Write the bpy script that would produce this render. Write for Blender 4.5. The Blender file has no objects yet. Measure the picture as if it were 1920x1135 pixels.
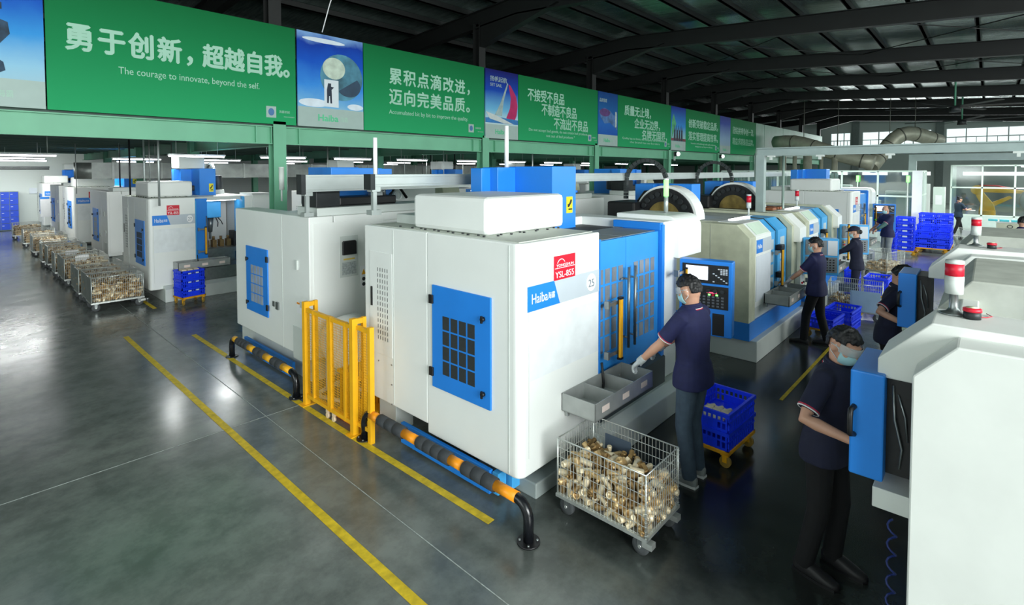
import bpy, bmesh, math, random
from mathutils import Vector, Matrix
PI = math.pi
C = bpy.context.scene.collection
SC = bpy.context.scene

# ---------------------------------------------------------------- camera, light, exposure
CAM_H = 2.7
cd = bpy.data.cameras.new('camera'); cam = bpy.data.objects.new('camera', cd); C.objects.link(cam)
cd.sensor_width = 36.0; cd.lens = 36.0 * 978.0 / 1920.0; cd.shift_y = -(567.5 - 354.5) / 1920.0
cd.clip_start = 0.05; cd.clip_end = 300
cam.location = (0, 0, CAM_H)
_yaw, _pit = math.radians(42.47), math.radians(2.0)
_fw = Vector((math.cos(_yaw) * math.cos(_pit), math.sin(_yaw) * math.cos(_pit), -math.sin(_pit)))
cam.rotation_euler = _fw.to_track_quat('-Z', 'Y').to_euler()
SC.camera = cam
SC.view_settings.view_transform = 'Standard'; SC.view_settings.look = 'None'
SC.view_settings.gamma = 1.0; SC.view_settings.use_curve_mapping = False
SC.view_settings.exposure = 0.0

world = bpy.data.worlds.new('daylight'); SC.world = world; world.use_nodes = True
_wn = world.node_tree; _wn.nodes['Background'].inputs[0].default_value = (0.93, 0.97, 1.0, 1)
_wn.nodes['Background'].inputs[1].default_value = 2.2

def area(name, loc, target, sx, sy, power, col=(1, 1, 1), spread=PI):
    l = bpy.data.lights.new(name, 'AREA'); l.shape = 'RECTANGLE'; l.size = sx; l.size_y = sy
    l.energy = power; l.color = col; l.spread = spread
    o = bpy.data.objects.new(name, l); C.objects.link(o); o.location = loc
    o.rotation_euler = (Vector(target) - Vector(loc)).to_track_quat('-Z', 'Y').to_euler(); return o
# daylight through the tall windows of the two walls behind the camera
area('window_daylight_south', (2.0, -8.7, 4.0), (4.5, 3, 1.2), 11, 4.2, 3150, (0.97, 1, 0.99))
area('window_daylight_south_far', (20, -8.7, 4.4), (21, 3, 1.0), 16, 3.5, 1300, (0.97, 1, 0.99))
area('window_daylight_west', (-6.7, 4.6, 4.0), (3.5, 5.5, 1.0), 8, 4.5, 300, (0.95, 1, 0.99))
area('overhead_fill', (1.0, -2.5, 6.0), (3.0, 3.5, 0), 7, 3, 50, (0.97, 1, 1))  # unseen lamp added to light the machine tops; the roof has no opening
area('window_daylight_end', (55.4, 2, 5.3), (40, 2, 2), 22, 1.8, 900, (0.95, 1, 1))
for _x, _y in ((4.2, 14.2), (1.5, 23), (7.5, 16.5), (5, 24), (13, 15.5), (13, 24), (22, 15), (32, 15)):
    area('tube_light_glow', (_x, _y, 3.02), (_x, _y, 0), 1.5, 0.4, 110, (0.97, 1, 0.98))
area('tube_light_glow', (0.5, 30.0, 3.0), (0.5, 31.5, 0), 6.0, 1.5, 210, (0.97, 1, 0.98))
for _x, _y in ((21, 4), (27, 5), (28.5, -1), (34, -2), (45, 2)):
    area('far_end_fill', (_x, _y, 3.3), (_x, _y, 0), 3.0, 3.0, 240, (0.95, 1, 0.97))  # added fill lamps that brighten the far booths and end wall

# ---------------------------------------------------------------- materials
MATS = {}
def lin(c):
    return tuple(((v / 255) / 12.92 if v / 255 <= .04045 else ((v / 255 + .055) / 1.055) ** 2.4) for v in c)
def mat(name, rgb, rough=0.5, metal=0.0, var=0.06, scale=6.0, emit=0.0, bump=0.0, coat=0.0, alpha=1.0, trans=0.0):
    if name in MATS: return MATS[name]
    m = bpy.data.materials.new(name); m.use_nodes = True; nt = m.node_tree; b = nt.nodes['Principled BSDF']
    c = lin(rgb)
    b.inputs['Roughness'].default_value = rough; b.inputs['Metallic'].default_value = metal
    b.inputs['Coat Weight'].default_value = coat; b.inputs['Alpha'].default_value = alpha
    b.inputs['Transmission Weight'].default_value = trans
    if emit > 0:
        b.inputs['Base Color'].default_value = (*c, 1)
        b.inputs['Emission Color'].default_value = (*c, 1); b.inputs['Emission Strength'].default_value = emit
    tc = nt.nodes.new('ShaderNodeTexCoord'); nz = nt.nodes.new('ShaderNodeTexNoise')
    nz.inputs['Scale'].default_value = scale; nz.inputs['Detail'].default_value = 4
    nt.links.new(tc.outputs['Object'], nz.inputs['Vector'])
    if emit <= 0:
        r = nt.nodes.new('ShaderNodeValToRGB')
        r.color_ramp.elements[0].position = 0.3; r.color_ramp.elements[1].position = 0.7
        r.color_ramp.elements[0].color = (*[max(0, v * (1 - var)) for v in c], 1)
        r.color_ramp.elements[1].color = (*[min(1, v * (1 + var)) for v in c], 1)
        nt.links.new(nz.outputs['Fac'], r.inputs['Fac']); nt.links.new(r.outputs['Color'], b.inputs['Base Color'])
    if bump > 0:
        bp = nt.nodes.new('ShaderNodeBump'); bp.inputs['Strength'].default_value = bump; bp.inputs['Distance'].default_value = 0.01
        nt.links.new(nz.outputs['Fac'], bp.inputs['Height']); nt.links.new(bp.outputs['Normal'], b.inputs['Normal'])
    MATS[name] = m; return m
WHITE = mat('white_paint', (232, 236, 233), 0.42, var=0.02, scale=2)
LGREY = mat('light_grey_paint', (205, 212, 208), 0.5, var=0.04, scale=3)
CREAM = mat('aged_cream_paint', (188, 192, 168), 0.55, var=0.16, scale=4)
DUSTY = mat('dusty_grey_top', (176, 180, 170), 0.75, var=0.14, scale=5)
BLUE = mat('blue_paint', (34, 130, 224), 0.38, var=0.04, scale=3)
LBLUE = mat('light_blue_paint', (70, 168, 230), 0.4, var=0.04, scale=3)
DBLUE = mat('deep_blue_paint', (24, 108, 212), 0.4, var=0.05, scale=3)
BLACK = mat('black_plastic', (20, 21, 23), 0.45, var=0.2)
DARK = mat('dark_metal', (44, 48, 50), 0.5, 0.3, var=0.2)
RUBBER = mat('dark_rubber', (48, 52, 55), 0.8, var=0.15, scale=20)
STEEL = mat('brushed_steel', (150, 156, 156), 0.38, 0.85, var=0.1, scale=14)
ZINC = mat('zinc_wire', (205, 210, 206), 0.35, 0.7, var=0.08, scale=30)
ALU = mat('aluminium_profile', (190, 198, 196), 0.4, 0.55, var=0.05)
GALV = mat('galvanised_duct', (150, 156, 152), 0.45, 0.7, var=0.2, scale=3)
YELLOW = mat('yellow_paint', (236, 172, 24), 0.45, var=0.06)
ORANGE = mat('orange_paint', (240, 150, 24), 0.4, var=0.05)
LINEY = mat('worn_yellow_line', (206, 178, 34), 0.6, var=0.25, scale=14)
RED = mat('red_plastic', (206, 22, 48), 0.4, var=0.05)
CRATE = mat('blue_crate_plastic', (20, 62, 252), 0.4, var=0.08)
BRASS = mat('raw_brass', (206, 176, 126), 0.42, 0.4, var=0.18, scale=25)
BRASSL = mat('pale_brass', (238, 222, 188), 0.4, 0.3, var=0.12, scale=25)
BRASSD = mat('dull_brass', (150, 122, 78), 0.5, 0.5, var=0.2, scale=25)
GREENB = mat('pale_green_steel', (112, 180, 146), 0.5, var=0.06, scale=2)
GREEND = mat('green_steel', (78, 140, 112), 0.5, var=0.08, scale=2)
ROOFST = mat('dark_roof_steel', (12, 16, 15), 0.6, var=0.2, scale=2)
PAPER = mat('paper', (236, 238, 240), 0.6, var=0.03)
PAPERB = mat('grey_blue_print', (214, 222, 230), 0.6, var=0.03)
TEXTG = mat('grey_print', (186, 196, 204), 0.5, var=0.02)
SCREEN = mat('lit_screen', (236, 240, 250), emit=1.0)
SCREEND = mat('dark_screen', (120, 132, 140), 0.2, var=0.1)
GREENL = mat('green_lamp', (120, 255, 110), emit=3.0)
TUBEM = mat('lit_tube', (250, 250, 255), emit=14.0)
WORKL = mat('lit_work_lamp', (250, 252, 255), emit=5.0)
SLOT = mat('slot_shadow', (36, 38, 40), 0.7, var=0.1)
MESHW = mat('tinted_window', (120, 128, 138), 0.22, var=0.1, scale=9)
VENTD = mat('dark_vent_mesh', (40, 46, 48), 0.6, var=0.15, scale=60)
TRAYM = mat('stainless_tray', (168, 172, 170), 0.36, 0.4, var=0.12, scale=7)
SKIN = mat('skin', (208, 158, 132), 0.5, var=0.05, scale=12)
NAVY = mat('navy_cloth', (30, 34, 78), 0.8, var=0.12, scale=14, bump=0.15)
NAVYD = mat('dark_navy_cloth', (26, 30, 54), 0.85, var=0.12, scale=14, bump=0.15)
JEANS = mat('grey_blue_denim', (66, 82, 98), 0.85, var=0.16, scale=18, bump=0.2)
TROUS = mat('black_trousers', (13, 14, 17), 0.85, var=0.15, scale=14, bump=0.15)
GREYT = mat('grey_trousers', (128, 136, 142), 0.85, var=0.12, scale=14, bump=0.15)
HAIR = mat('black_hair', (18, 18, 20), 0.55, var=0.3, scale=40, bump=0.4)
MASKM = mat('pale_blue_mask', (166, 214, 222), 0.7, var=0.03)
GLOVE = mat('grey_glove', (186, 192, 194), 0.8, var=0.12, scale=30)
TRIMW = mat('white_trim', (232, 232, 232), 0.7, var=0.02)
TRIMR = mat('red_trim', (190, 40, 70), 0.7, var=0.02)
SHOEG = mat('grey_shoe', (150, 154, 154), 0.7, var=0.15)
SHOEB = mat('black_shoe', (28, 28, 30), 0.6, var=0.15)
SLEEVE = mat('green_sleeve', (70, 108, 104), 0.7, var=0.1)
GOGG = mat('clear_goggles', (220, 228, 230), 0.1, var=0.02, alpha=0.35)
def glass_mat():
    m = bpy.data.materials.new('booth_glass'); m.use_nodes = True; nt = m.node_tree
    for n in list(nt.nodes): nt.nodes.remove(n)
    o = nt.nodes.new('ShaderNodeOutputMaterial'); mx = nt.nodes.new('ShaderNodeMixShader')
    t = nt.nodes.new('ShaderNodeBsdfTransparent'); g = nt.nodes.new('ShaderNodeBsdfGlossy')
    t.inputs[0].default_value = (0.80, 0.86, 0.84, 1); g.inputs['Roughness'].default_value = 0.06
    mx.inputs[0].default_value = 0.14
    nt.links.new(t.outputs[0], mx.inputs[1]); nt.links.new(g.outputs[0], mx.inputs[2]); nt.links.new(mx.outputs[0], o.inputs[0]); return m
GLASS = glass_mat()
def floor_mat():
    m = bpy.data.materials.new('polished_concrete'); m.use_nodes = True; nt = m.node_tree; b = nt.nodes['Principled BSDF']
    tc = nt.nodes.new('ShaderNodeTexCoord')
    def noise(s, d, r=0.6):
        n = nt.nodes.new('ShaderNodeTexNoise'); n.inputs['Scale'].default_value = s; n.inputs['Detail'].default_value = d
        n.inputs['Roughness'].default_value = r; nt.links.new(tc.outputs['Object'], n.inputs['Vector']); return n
    def ramp(n, p0, c0, p1, c1):
        r = nt.nodes.new('ShaderNodeValToRGB'); e = r.color_ramp.elements
        e[0].position = p0; e[0].color = c0; e[1].position = p1; e[1].color = c1
        nt.links.new(n.outputs['Fac'], r.inputs['Fac']); return r
    a = ramp(noise(0.9, 6), 0.32, (0.105, 0.125, 0.116, 1), 0.70, (0.180, 0.200, 0.184, 1))
    s = ramp(noise(3.1, 8, 0.7), 0.40, (0.72, 0.72, 0.72, 1), 0.60, (1.06, 1.06, 1.06, 1))
    mx = nt.nodes.new('ShaderNodeMix'); mx.data_type = 'RGBA'; mx.blend_type = 'MULTIPLY'; mx.inputs[0].default_value = 1
    nt.links.new(a.outputs['Color'], mx.inputs[6]); nt.links.new(s.outputs['Color'], mx.inputs[7])
    # the working aisle in front of the machines has a darker base colour, with a ragged edge
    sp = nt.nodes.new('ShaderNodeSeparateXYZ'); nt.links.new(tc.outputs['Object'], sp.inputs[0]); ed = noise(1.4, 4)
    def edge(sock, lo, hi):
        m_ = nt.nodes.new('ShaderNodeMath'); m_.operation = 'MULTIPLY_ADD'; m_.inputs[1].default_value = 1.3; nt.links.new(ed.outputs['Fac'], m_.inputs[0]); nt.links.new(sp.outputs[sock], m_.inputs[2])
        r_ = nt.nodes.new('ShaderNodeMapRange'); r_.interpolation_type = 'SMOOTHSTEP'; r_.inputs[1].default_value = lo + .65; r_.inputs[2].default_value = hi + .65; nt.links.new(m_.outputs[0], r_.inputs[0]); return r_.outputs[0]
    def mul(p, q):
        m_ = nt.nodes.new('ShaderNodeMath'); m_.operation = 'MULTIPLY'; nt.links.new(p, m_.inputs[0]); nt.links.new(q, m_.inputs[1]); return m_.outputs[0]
    aisle_dark = mul(mul(edge('X', 2.2, 3.7), edge('X', 11.0, 8.0)), edge('Y', 3.3, 2.3))
    ox = nt.nodes.new('ShaderNodeMix'); ox.data_type = 'RGBA'; ox.blend_type = 'MULTIPLY'; nt.links.new(aisle_dark, ox.inputs[0]); nt.links.new(mx.outputs[2], ox.inputs[6]); ox.inputs[7].default_value = (0.16, 0.17, 0.17, 1)
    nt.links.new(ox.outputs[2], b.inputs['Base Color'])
    rr = ramp(noise(1.7, 5), 0.3, (0.16, 0.16, 0.16, 1), 0.75, (0.27, 0.27, 0.27, 1))
    nt.links.new(rr.outputs['Color'], b.inputs['Roughness'])
    bp = nt.nodes.new('ShaderNodeBump'); bp.inputs['Strength'].default_value = 0.04; bp.inputs['Distance'].default_value = 0.02
    n2 = noise(0.8, 1); nt.links.new(n2.outputs['Fac'], bp.inputs['Height']); nt.links.new(bp.outputs['Normal'], b.inputs['Normal'])
    return m
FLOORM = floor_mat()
def foil_mat():
    m = bpy.data.materials.new('roof_foil'); m.use_nodes = True; nt = m.node_tree; b = nt.nodes['Principled BSDF']
    tc = nt.nodes.new('ShaderNodeTexCoord'); mp = nt.nodes.new('ShaderNodeMapping'); mp.inputs['Scale'].default_value = (6, 0.8, 1)
    n = nt.nodes.new('ShaderNodeTexNoise'); n.inputs['Scale'].default_value = 2.2; n.inputs['Detail'].default_value = 5
    nt.links.new(tc.outputs['Object'], mp.inputs['Vector']); nt.links.new(mp.outputs['Vector'], n.inputs['Vector'])
    r = nt.nodes.new('ShaderNodeValToRGB'); e = r.color_ramp.elements
    e[0].position = 0.3; e[0].color = (0.13, 0.20, 0.18, 1); e[1].position = 0.75; e[1].color = (0.42, 0.54, 0.50, 1)
    nt.links.new(n.outputs['Fac'], r.inputs['Fac']); nt.links.new(r.outputs['Color'], b.inputs['Base Color'])
    b.inputs['Metallic'].default_value = 0.75; b.inputs['Roughness'].default_value = 0.22
    bp = nt.nodes.new('ShaderNodeBump'); bp.inputs['Strength'].default_value = 0.3; bp.inputs['Distance'].default_value = 0.02
    nt.links.new(n.outputs['Fac'], bp.inputs['Height']); nt.links.new(bp.outputs['Normal'], b.inputs['Normal'])
    return m
FOIL = foil_mat()
def gradient_mat(name, stops, z0, z1, noise=0.0):
    """print of a sky: colour runs with height over the flat printed panel"""
    m = bpy.data.materials.new(name); m.use_nodes = True; nt = m.node_tree; b = nt.nodes['Principled BSDF']
    tc = nt.nodes.new('ShaderNodeTexCoord'); sp = nt.nodes.new('ShaderNodeSeparateXYZ'); mr = nt.nodes.new('ShaderNodeMapRange')
    mr.inputs[1].default_value = z0; mr.inputs[2].default_value = z1
    nt.links.new(tc.outputs['Object'], sp.inputs[0]); nt.links.new(sp.outputs['Z'], mr.inputs[0])
    src = mr.outputs[0]
    if noise:
        n = nt.nodes.new('ShaderNodeTexNoise'); n.inputs['Scale'].default_value = 2.5; n.inputs['Detail'].default_value = 5
        nt.links.new(tc.outputs['Object'], n.inputs['Vector'])
        ma = nt.nodes.new('ShaderNodeMath'); ma.operation = 'MULTIPLY_ADD'; ma.inputs[1].default_value = noise
        nt.links.new(n.outputs['Fac'], ma.inputs[0]); nt.links.new(src, ma.inputs[2])
        m2 = nt.nodes.new('ShaderNodeMath'); m2.operation = 'SUBTRACT'; m2.inputs[1].default_value = noise / 2
        nt.links.new(ma.outputs[0], m2.inputs[0]); src = m2.outputs[0]
    r = nt.nodes.new('ShaderNodeValToRGB'); e = r.color_ramp.elements
    e[0].position = stops[0][0]; e[0].color = (*lin(stops[0][1]), 1)
    e[1].position = stops[-1][0]; e[1].color = (*lin(stops[-1][1]), 1)
    for p, c in stops[1:-1]: q = e.new(p); q.color = (*lin(c), 1)
    nt.links.new(src, r.inputs['Fac']); nt.links.new(r.outputs['Color'], b.inputs['Base Color']); b.inputs['Roughness'].default_value = 0.7; b.inputs['Specular IOR Level'].default_value = 0.15
    return m

# ---------------------------------------------------------------- mesh builder
class MB:
    def __init__(s): s.v = []; s.f = []; s.sm = []; s.mi = []
    def add(s, vs, fs, smooth=False, mi=0):
        o = len(s.v); s.v += [tuple(v) for v in vs]
        for f in fs: s.f.append([i + o for i in f]); s.sm.append(smooth); s.mi.append(mi)
        return s
    def box(s, a, b, mi=0):
        x0, y0, z0 = (min(a[i], b[i]) for i in range(3)); x1, y1, z1 = (max(a[i], b[i]) for i in range(3))
        return s.add([(x0,y0,z0),(x1,y0,z0),(x1,y1,z0),(x0,y1,z0),(x0,y0,z1),(x1,y0,z1),(x1,y1,z1),(x0,y1,z1)],
                     [(0,3,2,1),(4,5,6,7),(0,1,5,4),(1,2,6,5),(2,3,7,6),(3,0,4,7)], mi=mi)
    def prism(s, poly, axis, a, b, mi=0, smooth=False):
        """poly of 2-D points in the plane across axis: x -> (y,z), y -> (x,z), z -> (x,y)"""
        def P(p, t): return {'x': (t, p[0], p[1]), 'y': (p[0], t, p[1]), 'z': (p[0], p[1], t)}[axis]
        n = len(poly); vs = [P(p, a) for p in poly] + [P(p, b) for p in poly]
        area_ = sum(poly[i][0] * poly[(i+1) % n][1] - poly[(i+1) % n][0] * poly[i][1] for i in range(n))
        flip = (area_ > 0) == (axis != 'y'); 
        if b < a: flip = not flip
        c0 = list(range(n)); c1 = list(range(n, 2*n))
        s.add(vs, [], mi=mi); o = len(s.v) - 2*n
        def ap(f, sm): s.f.append([i + o for i in f]); s.sm.append(sm); s.mi.append(mi)
        ap(c0[::-1] if flip else c0, False); ap(c1 if flip else c1[::-1], False)
        for i in range(n):
            j = (i+1) % n; q = [i, j, j+n, i+n]; ap(q if flip else q[::-1], smooth)
        return s
    def frame(s, p0, p1):
        d = Vector(p1) - Vector(p0); L = d.length; d = d / L if L else Vector((0,0,1))
        u = d.cross(Vector((0,0,1)) if abs(d.z) < .95 else Vector((1,0,0))).normalized(); return u, d.cross(u).normalized(), d
    def cyl(s, p0, p1, r, n=12, r1=None, mi=0, caps=True):
        r1 = r if r1 is None else r1; u, w, d = s.frame(p0, p1); p0 = Vector(p0); p1 = Vector(p1); vs = []
        for p, q in ((p0, r), (p1, r1)):
            for i in range(n):
                t = 2*PI*i/n; vs.append(p + (u*math.cos(t) + w*math.sin(t))*q)
        o = len(s.v); s.add(vs, [(i, (i+1) % n, (i+1) % n + n, i+n) for i in range(n)], True, mi)
        if caps: 
            for f in (list(range(n))[::-1], list(range(n, 2*n))): s.f.append([i+o for i in f]); s.sm.append(False); s.mi.append(mi)
        return s
    def tube(s, pts, r, n=8, mi=0, closed=False):
        pts = [Vector(p) for p in pts]; m = len(pts); rs = r if isinstance(r, (list, tuple)) else [r]*m
        vs = []; up = None
        for i, p in enumerate(pts):
            if closed: d = pts[(i+1) % m] - pts[i-1]
            else: d = pts[min(i+1, m-1)] - pts[max(i-1, 0)]
            d.normalize()
            if up is None: up = Vector((0,0,1)) if abs(d.z) < .9 else Vector((1,0,0))
            u = (up - d*up.dot(d)).normalized(); up = u; w = d.cross(u)
            for k in range(n):
                t = 2*PI*k/n; vs.append(p + (u*math.cos(t) + w*math.sin(t))*rs[i])
        fs = []
        for i in range(m if closed else m-1):
            a = i*n; b = ((i+1) % m)*n
            for k in range(n): fs.append((a+k, a+(k+1) % n, b+(k+1) % n, b+k))
        o = len(s.v); s.add(vs, fs, True, mi)
        if not closed:
            for f in (list(range(n))[::-1], list(range((m-1)*n, m*n))): s.f.append([i+o for i in f]); s.sm.append(False); s.mi.append(mi)
        return s
    def loft(s, rings, mi=0, smooth=True, caps=True):
        n = len(rings[0]); vs = [p for r in rings for p in r]; fs = []
        for i in range(len(rings)-1):
            for k in range(n): fs.append((i*n+k, i*n+(k+1) % n, (i+1)*n+(k+1) % n, (i+1)*n+k))
        o = len(s.v); s.add(vs, fs, smooth, mi)
        if caps:
            for f in (list(range(n))[::-1], list(range((len(rings)-1)*n, len(rings)*n))): s.f.append([i+o for i in f]); s.sm.append(smooth); s.mi.append(mi)
        return s
    def lathe(s, c, prof, n=16, axis='z', mi=0):
        rings = []
        for r, h in prof:
            ring = []
            for k in range(n):
                t = 2*PI*k/n; a, b = r*math.cos(t), r*math.sin(t)
                ring.append({'z': (c[0]+a, c[1]+b, c[2]+h), 'x': (c[0]+h, c[1]+a, c[2]+b), 'y': (c[0]+b, c[1]+h, c[2]+a)}[axis])
            rings.append(ring)
        return s.loft(rings, mi)
    def ball(s, c, r, n=10, mi=0):
        rx, ry, rz = r if isinstance(r, (list, tuple)) else (r, r, r)
        rings = []
        for i in range(1, n):
            t = -PI/2 + PI*i/n; rings.append([(c[0]+rx*math.cos(t)*math.cos(2*PI*k/(2*n)), c[1]+ry*math.cos(t)*math.sin(2*PI*k/(2*n)), c[2]+rz*math.sin(t)) for k in range(2*n)])
        return s.loft(rings, mi)
    def xf(s, M, start=0):
        for i in range(start, len(s.v)): s.v[i] = tuple(M @ Vector(s.v[i]))
        return s
    def build(s, name, mats, parent=None, bevel=0.0, seg=2, fix=True):
        me = bpy.data.meshes.new(name); me.from_pydata(s.v, [], s.f)
        me.polygons.foreach_set('use_smooth', s.sm); me.polygons.foreach_set('material_index', s.mi)
        for m in (mats if isinstance(mats, (list, tuple)) else [mats]): me.materials.append(m)
        if fix:
            bm = bmesh.new(); bm.from_mesh(me); bmesh.ops.recalc_face_normals(bm, faces=bm.faces); bm.to_mesh(me); bm.free()
        o = bpy.data.objects.new(name, me); C.objects.link(o)
        if parent is not None: o.parent = parent
        if bevel > 0:
            b = o.modifiers.new('bevel', 'BEVEL'); b.width = bevel; b.segments = seg; b.limit_method = 'ANGLE'; b.angle_limit = math.radians(40)
            b.harden_normals = False
        return o
def B(name, a, b, m, parent=None, bevel=0.0): return MB().box(a, b).build(name, m, parent, bevel)
def thing(name, label, cat, loc=(0, 0, 0), rz=0.0, group=None):
    o = bpy.data.objects.new(name, None); C.objects.link(o); o.empty_display_size = 0.2
    o.location = (*loc, 0)[:3]; o.rotation_euler = (0, 0, rz); return tag(o, label, cat, group)
def tag(o, label=None, cat=None, group=None, kind=None):
    for k, v in (('label', label), ('category', cat), ('group', group), ('kind', kind)):
        if v: o[k] = v
    return o
def struct(o): o['kind'] = 'structure'; return o
CH = {}
def kids(o): return [c for c in o.children]
def dup(root, loc, rz=None, label=None, group=None, scale=None):
    def rec(o, par):
        c = o.copy(); C.objects.link(c)
        if par is not None: c.parent = par
        for ch in o.children: rec(ch, c)
        return c
    bpy.context.view_layer.update()
    r = rec(root, None); r.location = loc
    if rz is not None: r.rotation_euler = (0, 0, rz)
    if label: r['label'] = label
    if group: r['group'] = group
    elif 'group' in r: del r['group']
    if scale: r.scale = scale if isinstance(scale, (list, tuple)) else (scale,)*3
    return r
FACE = {'-y': Matrix(((1,0,0),(0,0,-1),(0,1,0))), '-x': Matrix(((0,0,-1),(-1,0,0),(0,1,0))), '+y': Matrix(((-1,0,0),(0,0,1),(0,1,0)))}
def text(s, loc, size, m, parent=None, face='-y', bold=0.0, width=None, name='lettering', align='LEFT', thick=0.003, spacing=1.0):
    """raised letters standing on a surface that faces the given way"""
    cu = bpy.data.curves.new(name, 'FONT'); cu.body = s; cu.size = size; cu.offset = 0; cu.extrude = thick; cu.align_x = align
    cu.resolution_u = 3; cu.space_character = spacing; cu.space_line = 1.15
    t = bpy.data.objects.new('t', cu); C.objects.link(t)
    bpy.context.view_layer.update()
    me = bpy.data.meshes.new_from_object(t.evaluated_get(bpy.context.evaluated_depsgraph_get()))
    bpy.data.objects.remove(t); bpy.data.curves.remove(cu)
    if width and len(me.vertices):
        xs = [v.co.x for v in me.vertices]; k = width / max(1e-6, max(xs) - min(xs))
        for v in me.vertices: v.co.x *= k
    me.materials.clear(); me.materials.append(m)
    if bold > 0.004:                                              # heavier strokes: the outline repeated a little to each side
        bm = bmesh.new(); base = me.copy()
        for k, (dx, dy) in enumerate(((0, 0), (1, 0), (-1, 0), (0, 1), (0, -1))):
            b2 = base.copy(); b2.transform(Matrix.Translation((dx*bold, dy*bold, -.0004*k))); bm.from_mesh(b2); bpy.data.meshes.remove(b2)
        bm.to_mesh(me); bm.free(); bpy.data.meshes.remove(base)
    me.transform(Matrix.Translation(loc) @ FACE[face].to_4x4())
    o = bpy.data.objects.new(name, me); C.objects.link(o)
    if parent is not None: o.parent = parent
    return o

# ================================================================ the building
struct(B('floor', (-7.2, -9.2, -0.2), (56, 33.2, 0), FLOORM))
WALLM = mat('white_wall', (214, 222, 218), 0.8, var=0.03, scale=0.6)
WALLG = mat('grey_wall', (186, 196, 192), 0.8, var=0.05, scale=0.5)
WALLD = mat('shaded_upper_wall', (34, 40, 38), 0.8, var=0.1, scale=0.5)  # shade above the mezzanine put into the wall colour
def wall_with_openings(name, axis, pos, thick, u0, u1, z0, z1, holes, m):
    """upright wall with rectangular openings; holes: (ua, ub, za, zb)"""
    mb = MB(); us = sorted({u0, u1, *[h[0] for h in holes], *[h[1] for h in holes]}); zs = sorted({z0, z1, *[h[2] for h in holes], *[h[3] for h in holes]})
    for i in range(len(us)-1):
        run = None
        for j in range(len(zs)-1):
            cu, cz = (us[i]+us[i+1])/2, (zs[j]+zs[j+1])/2
            hole = any(h[0] < cu < h[1] and h[2] < cz < h[3] for h in holes)
            if not hole:
                a = (pos, us[i], zs[j]) if axis == 'x' else (us[i], pos, zs[j]); b = (pos+thick, us[i+1], zs[j+1]) if axis == 'x' else (us[i+1], pos+thick, zs[j+1])
                mb.box(a, b)
    return struct(mb.build(name, m))
def window(name, axis, pos, u0, u1, z0, z1, nu, zt, halves=True):
    mb = MB(); gl = MB(); fw = 0.07
    def bar(ua, ub, za, zb, d=0.05):
        a = (pos-d, ua, za) if axis == 'x' else (ua, pos-d, za); b = (pos+d, ub, zb) if axis == 'x' else (ub, pos+d, zb); mb.box(a, b)
    bar(u0, u1, z0, z0+fw); bar(u0, u1, z1-fw, z1); bar(u0, u1, zt-fw/2, zt+fw/2)
    for i in range(nu+1):
        u = u0 + (u1-u0)*i/nu; bar(max(u0, u-fw/2), min(u1, u+fw/2), z0, z1, 0.06)
        if halves and i < nu: c = u + (u1-u0)/nu/2; bar(c-.02, c+.02, z0, zt, 0.03)
    o = struct(mb.build(name, mat('white_window_frame', (206, 212, 212), 0.5)))
    a = (pos-.005, u0, z0) if axis == 'x' else (u0, pos-.005, z0); b = (pos+.005, u1, z1) if axis == 'x' else (u1, pos+.005, z1)
    gl.box(a, b).build('window_pane', GLASS, o)
ends = [(-12.0, -7.0), (-1.85-4.2, 2.72), (3.66, 8.53), (9.43, 14.2)]
ends = [(-8.6, -7.3), (-6.0, 2.72), (3.66, 8.53), (9.43, 11.0)]
wall_with_openings('wall_end', 'x', 56, 0.25, -9.2, 33.2, 0, 9, [(a, b, 4.2, 6.2) for a, b in ends] + [(a, b, 2.32, 2.62) for a, b in ((3.66, 5.6), (6.6, 8.5), (9.6, 13), (-4, 1.6))], WALLG)
n = 1
for (a, b), k in zip(ends, (1, 7, 4, 3)): window('window_%d' % n, 'x', 56.1, a, b, 4.2, 6.2, k, 5.45); n += 1
souths = [(-5 + 6*i, -1 + 6*i) for i in range(10)]
wall_with_openings('wall_front', 'y', -9.2, 0.25, -7.2, 56, 0, 9, [(a, b, 1.9, 6.3) for a, b in souths], WALLM)
for a, b in souths: window('window_%d' % n, 'y', -9.08, a, b, 1.9, 6.3, 3, 5.0, False); n += 1
wests = [(0.8, 4.4), (4.8, 8.4)]
wall_with_openings('wall_left', 'x', -7.4, 0.25, -9.2, 33.2, 0, 9, [(a, b, 1.9, 6.2) for a, b in wests], WALLM)
for a, b in wests: window('window_%d' % n, 'x', -7.28, a, b, 1.9, 6.2, 3, 5.0, False); n += 1
struct(B('wall_back', (-7.2, 33.0, 0), (56, 33.25, 3.6), WALLM))
struct(B('wall_back_upper', (-7.2, 33.0, 3.6), (56, 33.25, 9), WALLD))
for y in (-3.0, 3.1, 9.0):                                       # wall piers between the end windows
    struct(B('trim_1', (55.7, y-.25, 0), (56, y+.25, 7.2), mat('grey_pier', (120, 130, 128), 0.8)))
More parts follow.
